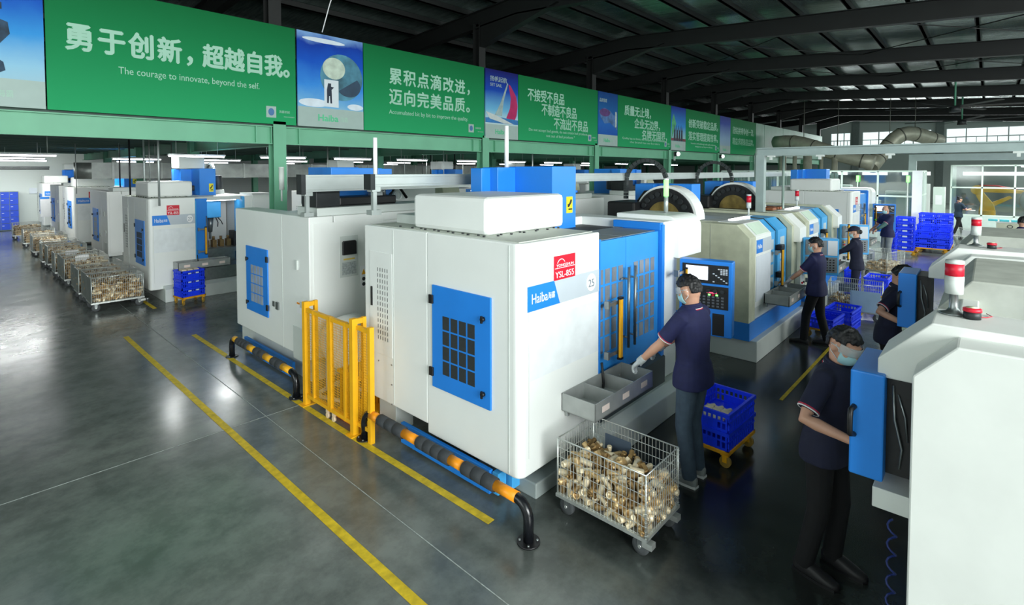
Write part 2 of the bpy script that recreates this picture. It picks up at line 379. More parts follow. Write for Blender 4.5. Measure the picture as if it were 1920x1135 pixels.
# roof: one slope falling towards the front windows, one towards the back, over steel rafters and purlins
RIDGE_Y, RIDGE_Z, SL = 9.6, 7.62, 0.066
def roof_z(y): return RIDGE_Z - SL*abs(y - RIDGE_Y)
mb = MB()
mb.prism([(-9.3, roof_z(-9.3)), (RIDGE_Y, RIDGE_Z), (33.3, roof_z(33.3)), (33.3, roof_z(33.3)+.08), (RIDGE_Y, RIDGE_Z+.08), (-9.3, roof_z(-9.3)+.08)], 'x', -7.4, 56.25)
struct(mb.build('ceiling', FOIL))
COLX = [-1.1, 4.75, 10.75, 16.6, 22.65, 28.5, 34.4, 40.3, 46.2, 52.0]
for x in COLX:
    for k, (ya, yb) in enumerate(((-9.0, RIDGE_Y), (RIDGE_Y, 32.9))):
        mb = MB(); w = .11
        za, zb = roof_z(ya)-.16, roof_z(yb)-.16; d = .48
        mb.prism([(ya, za-d-.02), (yb, zb-d-.02), (yb, zb-d+.02), (ya, za-d+.02)], 'x', x-w, x+w)
        mb.prism([(ya, za-.02), (yb, zb-.02), (yb, zb), (ya, za)], 'x', x-w, x+w)
        mb.prism([(ya, za-d), (yb, zb-d), (yb, zb-.01), (ya, za-.01)], 'x', x-.012, x+.012)
        if k == 0:   # haunch at the column
            mb.prism([(11.0, 6.3), (11.0, 7.0), (8.2, 7.0)], 'x', x-w, x+w)
        o = mb.build('roof_rafter', ROOFST); struct(o)
ny = 0; y = -8.4
while y < 32.5:
    z = roof_z(y)
    if y < 13 or ny % 2 == 0: struct(MB().box((-7.2, y-.035, z-.16), (56, y+.035, z-.005)).box((-7.2, y-.035, z-.16), (56, y+.06, z-.145)).build('roof_purlin', ROOFST))
    y += 1.25; ny += 1
for i in range(2, 8):
    x0, x1 = COLX[i], COLX[i+1]
    for ya, yb in ((-2.5, 3.5), (3.5, -2.5), (3.5, 9.2), (9.2, 3.5)):
        if i in (3, 4, 6): struct(MB().tube([(x0, ya, roof_z(ya)-.3), (x1, yb, roof_z(yb)-.3)], 0.016, 6).build('roof_brace_rod', ROOFST))
# mezzanine on green columns with a fascia beam
MY = 11.0
struct(B('mezzanine_floor', (-7.2, MY+.02, 3.60), (53, 33, 3.72), mat('mezzanine_underside', (84, 104, 96), 0.8, var=0.1)))
for i in range(len(COLX)-1):
    x0, x1 = COLX[i]+.13, COLX[i+1]-.13
    mb = MB().box((x0, MY-.09, 3.25), (x1, MY+.09, 3.27)).box((x0, MY-.09, 3.60), (x1, MY+.09, 3.62)).box((x0, MY-.015, 3.27), (x1, MY+.015, 3.60))
    for xx in (x0, x1-.03, x0+.3, x1-.33): mb.box((xx, MY-.085, 3.27), (xx+.02, MY+.085, 3.60))
    struct(mb.build('mezzanine_beam', GREENB))
for x in COLX:
    mb = MB().box((x-.13, MY-.13, 0), (x+.13, MY-.11, 3.72)).box((x-.13, MY+.11, 0), (x+.13, MY+.13, 3.72)).box((x-.012, MY-.11, 0), (x+.012, MY+.11, 3.72)).box((x-.17, MY-.17, 0), (x+.17, MY+.17, .025))
    struct(mb.build('mezzanine_column', GREENB))
    struct(MB().box((x-.13, MY+.02, 3.72), (x+.13, MY+.04, 7.0)).box((x-.13, MY+.26, 3.72), (x+.13, MY+.28, 7.0)).box((x-.012, MY+.04, 3.72), (x+.012, MY+.26, 7.0)).build('roof_column', ROOFST))
    mb = MB()
    for ya, yb in ((MY+.2, 16.3), (16.5, 22.0), (22.2, 27.5), (27.7, 32.9)):
        mb.box((x-.08, ya, 3.22), (x+.08, yb, 3.24)).box((x-.08, ya, 3.58), (x+.08, yb, 3.6)).box((x-.01, ya, 3.24), (x+.01, yb, 3.58))
    struct(mb.build('mezzanine_joist', GREEND))
    for yc in (16.4, 22.1, 27.6):
        struct(MB().box((x-.12, yc-.12, 0), (x+.12, yc-.10, 3.6)).box((x-.12, yc+.10, 0), (x+.12, yc+.12, 3.6)).box((x-.012, yc-.1, 0), (x+.012, yc+.1, 3.6)).build('mezzanine_column', GREEND))
yy = 12.5
while yy < 32.5:
    struct(B('mezzanine_purlin', (-7, yy-.04, 3.5), (53, yy+.04, 3.6), mat('dark_joist', (70, 92, 84), 0.8))); yy += 1.5
# painted floor lines and slab joints
def flat(name, pts, w, m, label, z=0.002, cat='floor line', kind=None):
    mb = MB()
    for i in range(len(pts)-1):
        p, q = Vector(pts[i]), Vector(pts[i+1]); d = (q-p).normalized(); nrm = Vector((-d.y, d.x))*w/2
        mb.add([(*(p+nrm), z), (*(p-nrm), z), (*(q-nrm), z), (*(q+nrm), z), (*(p+nrm), z+.0015), (*(p-nrm), z+.0015), (*(q-nrm), z+.0015), (*(q+nrm), z+.0015)], [(0,1,2,3),(4,7,6,5),(0,4,5,1),(1,5,6,2),(2,6,7,3),(3,7,4,0)])
    o = mb.build(name, m); tag(o, label, cat); 
    if kind: o['kind'] = kind
    return o
flat('floor_line', [(1.93, 1.5), (1.945, 5.0), (1.95, 10.3)], .07, LINEY, 'long worn yellow line along the left corridor floor')
flat('floor_line', [(2.78, 2.76), (2.74, 5.0), (2.73, 9.6)], .07, LINEY, 'yellow floor line beside the striped barriers')
flat('floor_line', [(6.6, 1.75), (12.0, 1.72)], .04, LINEY, 'thin yellow line along the aisle floor behind the front worker')
flat('floor_line', [(2.75, 12.0), (2.75, 12.9)], .07, LINEY, 'short faded yellow line by the casting trolleys')
struct(flat('trim_2', [(2.30, 1.2), (2.34, 6.3), (2.36, 13)], .007, mat('slab_joint', (160, 168, 164), .8, var=.3, scale=30), 'x', cat='x'))
struct(flat('trim_3', [(-2, 5.85), (2.7, 5.80)], .007, mat('slab_joint', (160, 168, 164), .8, var=.3, scale=30), 'x', cat='x'))
for o in bpy.data.objects:
    if o.name.startswith(('trim_2', 'trim_3')): del o['label']; del o['category']
del mb

# ---------------------------------------------------------------- banners along the mezzanine
BZ0, BZ1 = 3.66, 5.69
GRNB = gradient_mat('banner_green', [(0, (42, 160, 102)), (0.5, (26, 134, 80)), (1, (12, 104, 56))], BZ0, BZ1)
GRNP = mat('plain_green_board', (84, 142, 116), 0.5, var=0.08, scale=1.5)
BTXT = mat('banner_letters', (158, 204, 182), 0.6, var=0.02)
WPRT = mat('banner_pale_strip', (160, 182, 176), 0.5, var=0.03)
GRNP.node_tree.nodes['Principled BSDF'].inputs['Specular IOR Level'].default_value = 0.2
LOGOG = mat('banner_logo_green', (80, 190, 140), 0.5)
yb = MY - .13
def board(x0, x1, m, name, parent):
    return MB().box((x0, yb, BZ0), (x1, yb+.04, BZ1)).build(name, m, parent)
def px(p):                                                        # picture shapes are thin prints on the board
    return [(a, b) for a, b in p]
def print_(pts, m, par, name, off=.004): return MB().prism(pts, 'y', yb-off, yb).build(name, m, par)
def strip_logo(x0, x1, par):
    z1 = BZ0 + .42
    print_([(x0, BZ0), (x1, BZ0), (x1, z1), (x0, z1)], WPRT, par, 'pale_strip', .003)
    w = x1 - x0; text('Haiba', (x0 + w*.28, yb-.003, BZ0+.14), .20, LOGOG, par, width=w*.30, bold=.006, name='logo_lettering')
    text('海霸', (x0 + w*.62, yb-.003, BZ0+.15), .12, mat('faint_logo', (160, 200, 180), .5), par, width=w*.12, name='logo_lettering')
def ell(cx, cz, rx, rz, a0=0, a1=2*PI, n=32): return [(cx + rx*math.cos(a0+(a1-a0)*i/n), cz + rz*math.sin(a0+(a1-a0)*i/n)) for i in range(n + (0 if a1-a0 > 6.2 else 1))]
def small_marks(x1, par):
    w = .2; x = x1 - .62
    print_([(x, BZ0+.13), (x+w, BZ0+.13), (x+w, BZ0+.36), (x, BZ0+.36)], WPRT, par, 'badge')
    print_(ell(x+w/2, BZ0+.245, .06, .075), mat('badge_blue', (60, 110, 160), .5), par, 'badge', .007)
    text('海霸机械', (x+.26, yb-.003, BZ0+.24), .06, BTXT, par, width=.22)
    text('MACHINERY', (x+.36, yb-.003, BZ0+.15), .035, BTXT, par, width=.22)
CLOUD = mat('print_cloud', (214, 226, 236), .6, var=.08)
def pic_sky(name, stops, noise=.12): return gradient_mat(name, stops, BZ0, BZ1, noise)
# 1: cliff under a blue sky, 勇于创新
t = thing('banner', 'green banner with the line "The courage to innovate, beyond the self"', 'banner')
board(1.14, 5.10, GRNB, 'board', t)
text('勇于创新，', (1.36, yb-.003, 4.68), .46, BTXT, t, bold=.014, width=1.78, spacing=1.15)
text('超越自我。', (3.33, yb-.003, 4.68), .46, BTXT, t, bold=.014, width=1.62, spacing=1.0)
text('The courage to innovate, beyond the self.', (2.05, yb-.003, 4.34), .17, BTXT, t, bold=.003, width=2.30)
small_marks(5.10, t)
t = thing('banner', 'picture banner of a dark cliff against blue sky at the far left', 'banner')
board(-.3, 1.12, pic_sky('print_sky_cliff', [(0, (180, 200, 200)), (.3, (150, 200, 226)), (.55, (60, 150, 220)), (.8, (30, 90, 190)), (1, (20, 50, 140))]), 'board', t)
random.seed(5)
cl = [(-.3, 4.12), (.55, 4.12), (.68, 4.2), (.66, 4.32), (.52, 4.42), (.6, 4.55), (.74, 4.75), (.72, 4.92), (.5, 5.0), (.34, 5.1), (.22, 5.3), (.1, 5.42), (-.3, 5.5)]
print_(cl, mat('print_rock', (40, 66, 90), .7, var=.6, scale=6), t, 'picture')
print_([(.60, 5.1), (.66, 5.1), (.66, 5.2), (.60, 5.2)], mat('print_rock', (40, 66, 90)), t, 'picture')
strip_logo(-.3, 1.12, t)
# 2: globe with a doorway, 累积点滴改进
t = thing('banner', 'green banner with the line "Accumulated bit by bit to improve the quality"', 'banner')
board(6.73, 10.68, GRNB, 'board', t)
text('累积点滴改进，', (7.42, yb-.003, 4.87), .42, BTXT, t, bold=.009, width=2.66, spacing=1.15)
text('迈向完美品质。', (7.42, yb-.003, 4.37), .42, BTXT, t, bold=.009, width=2.66, spacing=1.15)
text('Accumulated bit by bit to improve the quality.', (7.42, yb-.003, 4.10), .15, BTXT, t, bold=.002, width=2.62)
small_marks(10.68, t)
t = thing('banner', 'picture banner of a globe with a bright doorway and a standing figure', 'banner')
board(5.14, 6.71, pic_sky('print_sky_globe', [(0, (190, 205, 220)), (.22, (120, 180, 220)), (.45, (60, 140, 220)), (.7, (24, 84, 190)), (.9, (20, 60, 160)), (1, (120, 160, 210))], .2), 'board', t)
print_(ell(6.17, 4.80, .52, .52), mat('print_globe', (70, 128, 150), .6, var=.5, scale=3), t, 'picture')
print_(ell(5.98, 4.98, .27, .24), mat('print_land', (190, 206, 190), .6, var=.2, scale=6), t, 'picture', .006)
print_(ell(6.34, 4.62, .30, .24, -2.6, .8), mat('print_globe_dark', (36, 62, 84), .6, var=.3, scale=4), t, 'picture', .006)
print_([(5.74, 4.12), (6.08, 4.12), (6.08, 4.72), (5.74, 4.72)], mat('print_doorway', (214, 224, 230), .6, var=.03), t, 'picture', .008)
print_([(5.80, 4.2), (5.84, 4.2), (5.85, 4.36), (5.87, 4.36), (5.88, 4.2), (5.92, 4.2), (5.91, 4.5), (5.97, 4.56), (5.9, 4.57), (5.9, 4.64), (5.83, 4.64), (5.8, 4.5)], mat('print_figure', (26, 40, 60), .6), t, 'picture', .011)
print_(ell(5.5, 4.18, .34, .09) , CLOUD, t, 'picture', .005); print_(ell(6.5, 4.16, .2, .07), CLOUD, t, 'picture', .005); print_(ell(5.75, 5.55, .5, .05), CLOUD, t, 'picture', .005)
strip_logo(5.14, 6.71, t)
# 3: sailing boat, 不接受不良品
t = thing('banner', 'green banner with three stepped lines about not accepting bad products', 'banner')
board(12.17, 16.62, GRNB, 'board', t)
text('不接受不良品', (12.60, yb-.003, 4.98), .42, BTXT, t, width=1.92, bold=.007)
text('不制造不良品', (13.30, yb-.003, 4.56), .42, BTXT, t, width=1.95, bold=.007)
text('不流出不良品', (13.95, yb-.003, 4.14), .42, BTXT, t, width=2.0, bold=.007)
text('Do not accept bad goods, do not create bad products,', (12.66, yb-.003, 3.98), .13, BTXT, t, width=3.3)
text('not out of bad products "', (13.55, yb-.003, 3.82), .13, BTXT, t, width=1.6)
small_marks(16.62, t)
t = thing('banner', 'picture banner of a sailing boat with a crimson sail', 'banner')
board(10.73, 12.15, pic_sky('print_sky_sail', [(0, (150, 190, 210)), (.25, (190, 214, 216)), (.42, (110, 180, 216)), (.7, (24, 70, 170)), (1, (24, 24, 96))], .04), 'board', t)
print_([(11.72, 5.32), (11.80, 5.3), (12.05, 5.0), (12.13, 4.7), (12.08, 4.4), (11.95, 4.16), (11.62, 4.3), (11.78, 4.6), (11.82, 4.9)], mat('print_sail', (176, 26, 92), .6, var=.12), t, 'picture')
print_([(11.66, 5.36), (11.70, 5.34), (11.50, 4.8), (11.42, 4.34), (11.12, 4.36), (11.36, 4.72)], mat('print_mainsail', (150, 172, 172), .6, var=.2), t, 'picture')
print_([(10.73, 4.12), (12.15, 4.12), (12.15, 4.26), (11.4, 4.3), (10.73, 4.26)], mat('print_sea', (44, 116, 178), .6, var=.2, scale=9), t, 'picture', .005)
print_([(10.74, 4.44), (11.2, 4.34), (11.95, 4.12), (11.5, 4.13), (10.9, 4.24)], mat('print_hull', (196, 206, 204), .6, var=.1), t, 'picture', .008)
text('扬帆起航', (10.92, yb-.003, 5.36), .17, WPRT, t, width=.72); text('SET SAIL', (10.92, yb-.003, 5.2), .13, WPRT, t, width=.5)
strip_logo(10.73, 12.15, t)
# 4: handshake, 质量无止境
t = thing('banner', 'green banner with stepped lines reading quality and brand without limits', 'banner')
board(18.06, 22.70, GRNB, 'board', t)
text('质量无止境，', (18.55, yb-.003, 4.98), .44, BTXT, t, width=2.2, bold=.008)
text('企业无边界，', (19.35, yb-.003, 4.50), .44, BTXT, t, width=2.25, bold=.008)
text('名牌无国界，', (19.98, yb-.003, 4.06), .44, BTXT, t, width=2.3, bold=.008)
text('Quality has no limits, the company has no boundaries,', (18.4, yb-.003, 3.98), .12, BTXT, t, width=3.9)
text('the brand has no borders', (19.0, yb-.003, 3.84), .12, BTXT, t, width=2.6)
small_marks(22.70, t)
t = thing('banner', 'picture banner of clasped hands on deep blue', 'banner')
board(16.66, 18.04, pic_sky('print_sky_hands', [(0, (30, 70, 160)), (.4, (40, 100, 180)), (.7, (30, 90, 150)), (1, (20, 60, 120))], .2), 'board', t)
print_([(16.7, 4.95), (17.1, 5.1), (17.5, 5.0), (17.75, 4.85), (18.0, 4.95), (18.0, 4.3), (17.5, 4.55), (17.1, 4.5), (16.85, 4.7)], mat('print_hand', (70, 110, 160), .6, var=.4, scale=6), t, 'picture')
print_(ell(17.12, 4.92, .36, .15), mat('print_cuff', (84, 50, 110), .6, var=.3), t, 'picture', .006)
print_([(17.86, 4.4), (17.95, 4.4), (17.95, 5.0), (17.86, 5.0)], mat('print_post', (190, 200, 190), .6, var=.3), t, 'picture', .006)
text('品质管理', (16.74, yb-.003, 5.32), .15, WPRT, t, width=.5)
strip_logo(16.66, 18.04, t)
# 5: people and green flag
t = thing('banner', 'green banner with two long lines of pale characters, fifth along', 'banner')
board(24.30, 28.60, GRNB, 'board', t)
text('创新突破稳定品质，', (24.6, yb-.003, 4.86), .46, BTXT, t, width=3.7, bold=.008)
text('落实管理提高效率。', (24.6, yb-.003, 4.24), .46, BTXT, t, width=3.7, bold=.008)
text('Innovation and breakthrough, stable quality, implement', (24.9, yb-.003, 4.02), .12, BTXT, t, width=3.1)
text('management and improve efficiency', (25.4, yb-.003, 3.88), .12, BTXT, t, width=2.2)
small_marks(28.60, t)
t = thing('banner', 'picture banner of dark figures raising arms beside a green peak', 'banner')
board(22.74, 24.28, pic_sky('print_sky_people', [(0, (60, 90, 110)), (.3, (150, 196, 200)), (.55, (60, 140, 210)), (1, (24, 40, 130))], .04), 'board', t)
print_([(22.8, 4.2), (23.25, 4.9), (22.98, 5.35), (22.8, 5.0)], mat('print_peak', (70, 160, 110), .6, var=.3), t, 'picture')
for k, xx in enumerate((23.1, 23.35, 23.6, 23.85)):
    print_([(xx-.1, 4.1), (xx+.1, 4.1), (xx+.08, 4.5), (xx+.12, 4.8), (xx+.05, 4.6), (xx-.02, 4.62), (xx-.08, 4.86), (xx-.07, 4.5)], mat('print_person', (30, 40, 58), .6), t, 'picture', .006)
print_([(22.74, 4.1), (24.28, 4.1), (24.28, 4.22), (22.74, 4.22)], mat('print_crowd', (120, 60, 70), .6, var=.5, scale=9), t, 'picture', .005)
strip_logo(22.74, 24.28, t)
# 6: last printed banner, washed by glare, then plain boards
t = thing('banner', 'washed-out green banner with faint characters, sixth along', 'banner')
board(30.2, 34.5, GRNB, 'board', t)
text('团结拼搏争创一流，', (30.5, yb-.003, 4.86), .44, BTXT, t, width=3.6); text('精益求精铸造品牌。', (30.5, yb-.003, 4.24), .44, BTXT, t, width=3.6)
t = thing('banner', 'picture banner of pale violet sky beside the washed-out banner', 'banner')
board(28.64, 30.18, pic_sky('print_sky_violet', [(0, (170, 190, 190)), (.4, (140, 170, 200)), (.8, (60, 80, 160)), (1, (50, 60, 130))], .1), 'board', t); strip_logo(28.64, 30.18, t)
for k, (x0, x1) in enumerate(((34.55, 36.2), (36.25, 40.3), (40.35, 46.2), (46.25, 52.0))):
    t = thing('mezzanine_panel', ('plain greenish board next to the last printed banner', 'plain glossy green board, second after the banners', 'plain glossy green board, third after the banners', 'plain glossy green board at the far end of the mezzanine')[k], 'panel')
    board(x0, x1, GRNP, 'board', t)

# ================================================================ machines
def bolt_row(mb, pts, ax='z', r=.012, h=.012):
    for p in pts:
        q = Vector(p); d = {'z': Vector((0,0,h)), 'x': Vector((-h,0,0)), 'y': Vector((0,-h,0))}[ax]; mb.cyl(q, q+d, r, 8)
def rect_panel(mb, face, u0, u1, z0, z1, at_, t):
    """thin plate standing t proud of the plane; u runs along the plane"""
    if face == '-x': mb.box((at_-t, u0, z0), (at_, u1, z1))
    elif face == '+x': mb.box((at_, u0, z0), (at_+t, u1, z1))
    elif face == '-y': mb.box((u0, at_-t, z0), (u1, at_, z1))
    else: mb.box((u0, at_, z0), (u1, at_+t, z1))
    return mb
def side_door(par, face, X, y0, y1, z0, z1, hinge_back=True, ventmat=VENTD):
    d = rect_panel(MB(), face, y0, y1, z0, z1, X, .018).build('side_door', BLUE, par, .004)
    sx = -1 if face == '-x' else 1
    Xf = X + sx*.018; w = y1-y0; h = z1-z0
    va, vb = (y1-.19*w, y1-.77*w) if hinge_back else (y0+.19*w, y0+.77*w)
    lo, hi = min(va, vb), max(va, vb); cw = (hi-lo)/4; chh = h*.58/4
    mb = MB()
    for i in range(4):
        for j in range(4):
            a = lo+cw*i+cw*.10; b = lo+cw*(i+1)-cw*.10; c = z0+h*.15+chh*j+chh*.06; e = z0+h*.15+chh*(j+1)-chh*.06
            rect_panel(mb, face, a, b, c, e, Xf, .003)
    mb.build('vent', ventmat, d)
    hy = y1 if hinge_back else y0
    for hz in (z0+.15*h, z0+.86*h): rect_panel(MB(), face, hy-.025, hy+.03, hz-.04, hz+.04, Xf, .018).build('hinge', BLACK, d, .004)
    ky = y0+.10*w if hinge_back else y1-.10*w
    for hz in (z0+.13*h, z0+.80*h):
        m = MB().cyl((Xf, ky, hz), (Xf+sx*.03, ky, hz), .018, 12); m.box((Xf+sx*.02, ky-.008, hz-.03), (Xf+sx*.035, ky+.008, hz+.03)); m.build('knob', BLACK, d)
    return d
def slots(mb, face, X, ys, z0, z1, n, t=.002, w=.007):
    for y in ys:
        h = (z1-z0)/n
        for k in range(n): rect_panel(mb, face, y-w/2, y+w/2, z0+k*h+h*.18, z0+k*h+h*.82, X, t)
    return mb
def curtain(par, x, y, z0, z1, toward=-1, thin=.045):
    """yellow light curtain bar on two steel brackets"""
    lc = MB().box((x-thin/2, y-.035, z0), (x+thin/2, y, z1)).build('light_curtain', YELLOW, par, .004)
    MB().box((x-thin/2-.004, y-.037, z1), (x+thin/2+.004, y+.002, z1+.02)).box((x-thin/2-.004, y-.037, z0-.02), (x+thin/2+.004, y+.002, z0)).box((x-thin/2-.003, y-.014, z0), (x-thin/2, y-.002, z1)).build('end_cap', BLACK, lc)
    for z in (z0+.03, z1-.05): MB().box((x-.16, y+.002, z), (x+.03, y+.02, z+.03)).box((x-.18, y+.002, z-.02), (x-.15, y+.05, z+.05)).build('bracket', STEEL, lc)
    return lc
def control_panel(par, corner, rz, w, z0, z1, style=0, depth=.16, name='control_panel', body=BLUE):
    """box whose local front is -y; corner is its left front foot"""
    M = Matrix.Translation((corner[0], corner[1], 0)) @ Matrix.Rotation(rz, 4, 'Z')
    def bb(mb): return mb.xf(M)
    p = bb(MB().box((0, 0, z0), (w, depth, z1))).build(name, body, par, .012)
    h = z1-z0
    if style == 0:
        bb(MB().box((.06*w, -.006, z0+.70*h), (.93*w, 0, z1-.05*h))).build('display_frame', BLACK, p, .003)
        bb(MB().box((.13*w, -.010, z0+.745*h), (.55*w, -.006, z1-.075*h))).build('screen', SCREEN, p)
        kb = MB(); kw = MB()
        for i in range(6):
            for j in range(9):
                a = (.64+.047*i)*w; c = z0+(.725+.021*j)*h
                (kw if (i >= 3 and j > 4) or (i + j) % 5 == 0 else kb).box((a, -.011, c), (a+.034*w, -.006, c+.014*h))
        bb(kb).build('keypad', DARK, p); bb(kw).build('keypad', PAPERB, p)
        bb(MB().box((.06*w, -.006, z0+.37*h), (.93*w, 0, z0+.67*h))).build('button_panel', BLACK, p, .003)
        kb = MB(); kc = MB()
        for i in range(9):
            for j in range(4):
                a = (.12+.085*i)*w; c = z0+(.395+.04*j)*h; kb.box((a, -.011, c), (a+.045*w, -.006, c+.022*h))
        bb(kb).build('button', mat('grey_buttons', (96, 102, 108), .5), p)
        for i in range(3): bb(MB().cyl(((.56+.13*i)*w, -.006, z0+.61*h), ((.56+.13*i)*w, -.035, z0+.61*h), .022, 14)).build('knob', DARK, p)
        for i, mm in enumerate((GREENL, RED, GREENL)): bb(MB().box(((.56+.07*i)*w, -.012, z0+.545*h), ((.60+.07*i)*w, -.006, z0+.565*h))).build('button', mm, p)
        bb(MB().box((.53*w, -.010, z0+.575*h), (.72*w, -.006, z0+.59*h))).build('indicator_strip', mat('pink_display', (250, 90, 130), emit=1.0), p)
        bb(MB().cyl((.13*w, -.006, z0+.43*h), (.13*w, -.03, z0+.43*h), .022, 14)).build('button', mat('green_button', (70, 220, 50), .4), p)
        bb(MB().box((.64*w, -.003, z0+.02*h), (.86*w, .002, z0+.31*h))).build('recess', BLACK, p, .01)
    else:
        bb(MB().box((.06*w, -.008, z0+.54*h), (.66*w, 0, z1-.06*h))).build('display_frame', mat('grey_frame', (120, 126, 132), .5), p, .004)
        bb(MB().box((.14*w, -.012, z0+.60*h), (.58*w, -.008, z1-.12*h))).build('screen', SCREEND, p)
        bb(MB().box((.68*w, -.008, z0+.54*h), (.95*w, 0, z1-.06*h))).build('keypad', PAPERB, p, .003)
        bb(MB().box((.06*w, -.008, z0+.07*h), (.95*w, 0, z0+.49*h))).build('button_panel', mat('grey_buttons_panel', (120, 128, 136), .5), p, .003)
        for i, mm in enumerate((RED, GREENL, RED, YELLOW)): bb(MB().cyl((.14*w, -.008, z0+(.14+.09*i)*h), (.14*w, -.035, z0+(.14+.09*i)*h), .016, 12)).build('button', mm if mm is not GREENL else mat('green_button', (70, 220, 50), .4), p)
        kb = MB()
        for i in range(7):
            for j in range(5): kb.box(((.28+.09*i)*w, -.012, z0+(.12+.07*j)*h), ((.33+.09*i)*w, -.008, z0+(.155+.07*j)*h))
        bb(kb).build('button', BLACK, p)
        for i in range(2): bb(MB().cyl(((.45+.2*i)*w, -.008, z0+.46*h), ((.45+.2*i)*w, -.04, z0+.46*h), .02, 12)).build('knob', BLACK, p)
    return p
def tower_lamp(par, x, y, z, h=.32, mtop=RED, name='signal_lamp'):
    l = MB().cyl((x, y, z), (x, y, z+.012), .055, 16).cyl((x, y, z+.012), (x, y, z+h*.35), .016, 10).cyl((x, y, z+h*.35), (x, y, z+h*.62), .038, 18).build(name, LGREY, par)
    MB().cyl((x, y, z+h*.62), (x, y, z+h*.93), .038, 18).build('red_lens', mtop, l); MB().cyl((x, y, z+h*.93), (x, y, z+h), .038, 18).build('cap', LGREY, l); return l
def arch_chain(par, c, r, w, axis='x', name='cable_chain', legs=.3, wid=.07):
    pts = [(-r, -legs), ] + [(-r*math.cos(PI*i/14), r*math.sin(PI*i/14)) for i in range(15)] + [(r, -legs)]
    mb = MB()
    for i in range(len(pts)-1):
        a, b = pts[i], pts[i+1]; n_ = max(1, int(math.hypot(b[0]-a[0], b[1]-a[1])/.06))
        for k in range(n_):
            f0, f1 = k/n_, (k+.86)/n_; p = [a[0]+(b[0]-a[0])*f0, a[1]+(b[1]-a[1])*f0]; q = [a[0]+(b[0]-a[0])*f1, a[1]+(b[1]-a[1])*f1]
            d = Vector((q[0]-p[0], q[1]-p[1])).normalized(); nn = Vector((-d.y, d.x))*.03
            poly = [(c[1]+p[0]+nn.x, c[2]+p[1]+nn.y), (c[1]+q[0]+nn.x, c[2]+q[1]+nn.y), (c[1]+q[0]-nn.x, c[2]+q[1]-nn.y), (c[1]+p[0]-nn.x, c[2]+p[1]-nn.y)]
            if axis == 'x': mb.prism(poly, 'x', c[0]-wid/2, c[0]+wid/2)
            else: mb.prism([(c[0]+u-c[1], v) for u, v in poly], 'y', c[1]-wid/2, c[1]+wid/2)
    return mb.build(name, mat('black_chain', (52, 58, 58), .5, var=.2), par)

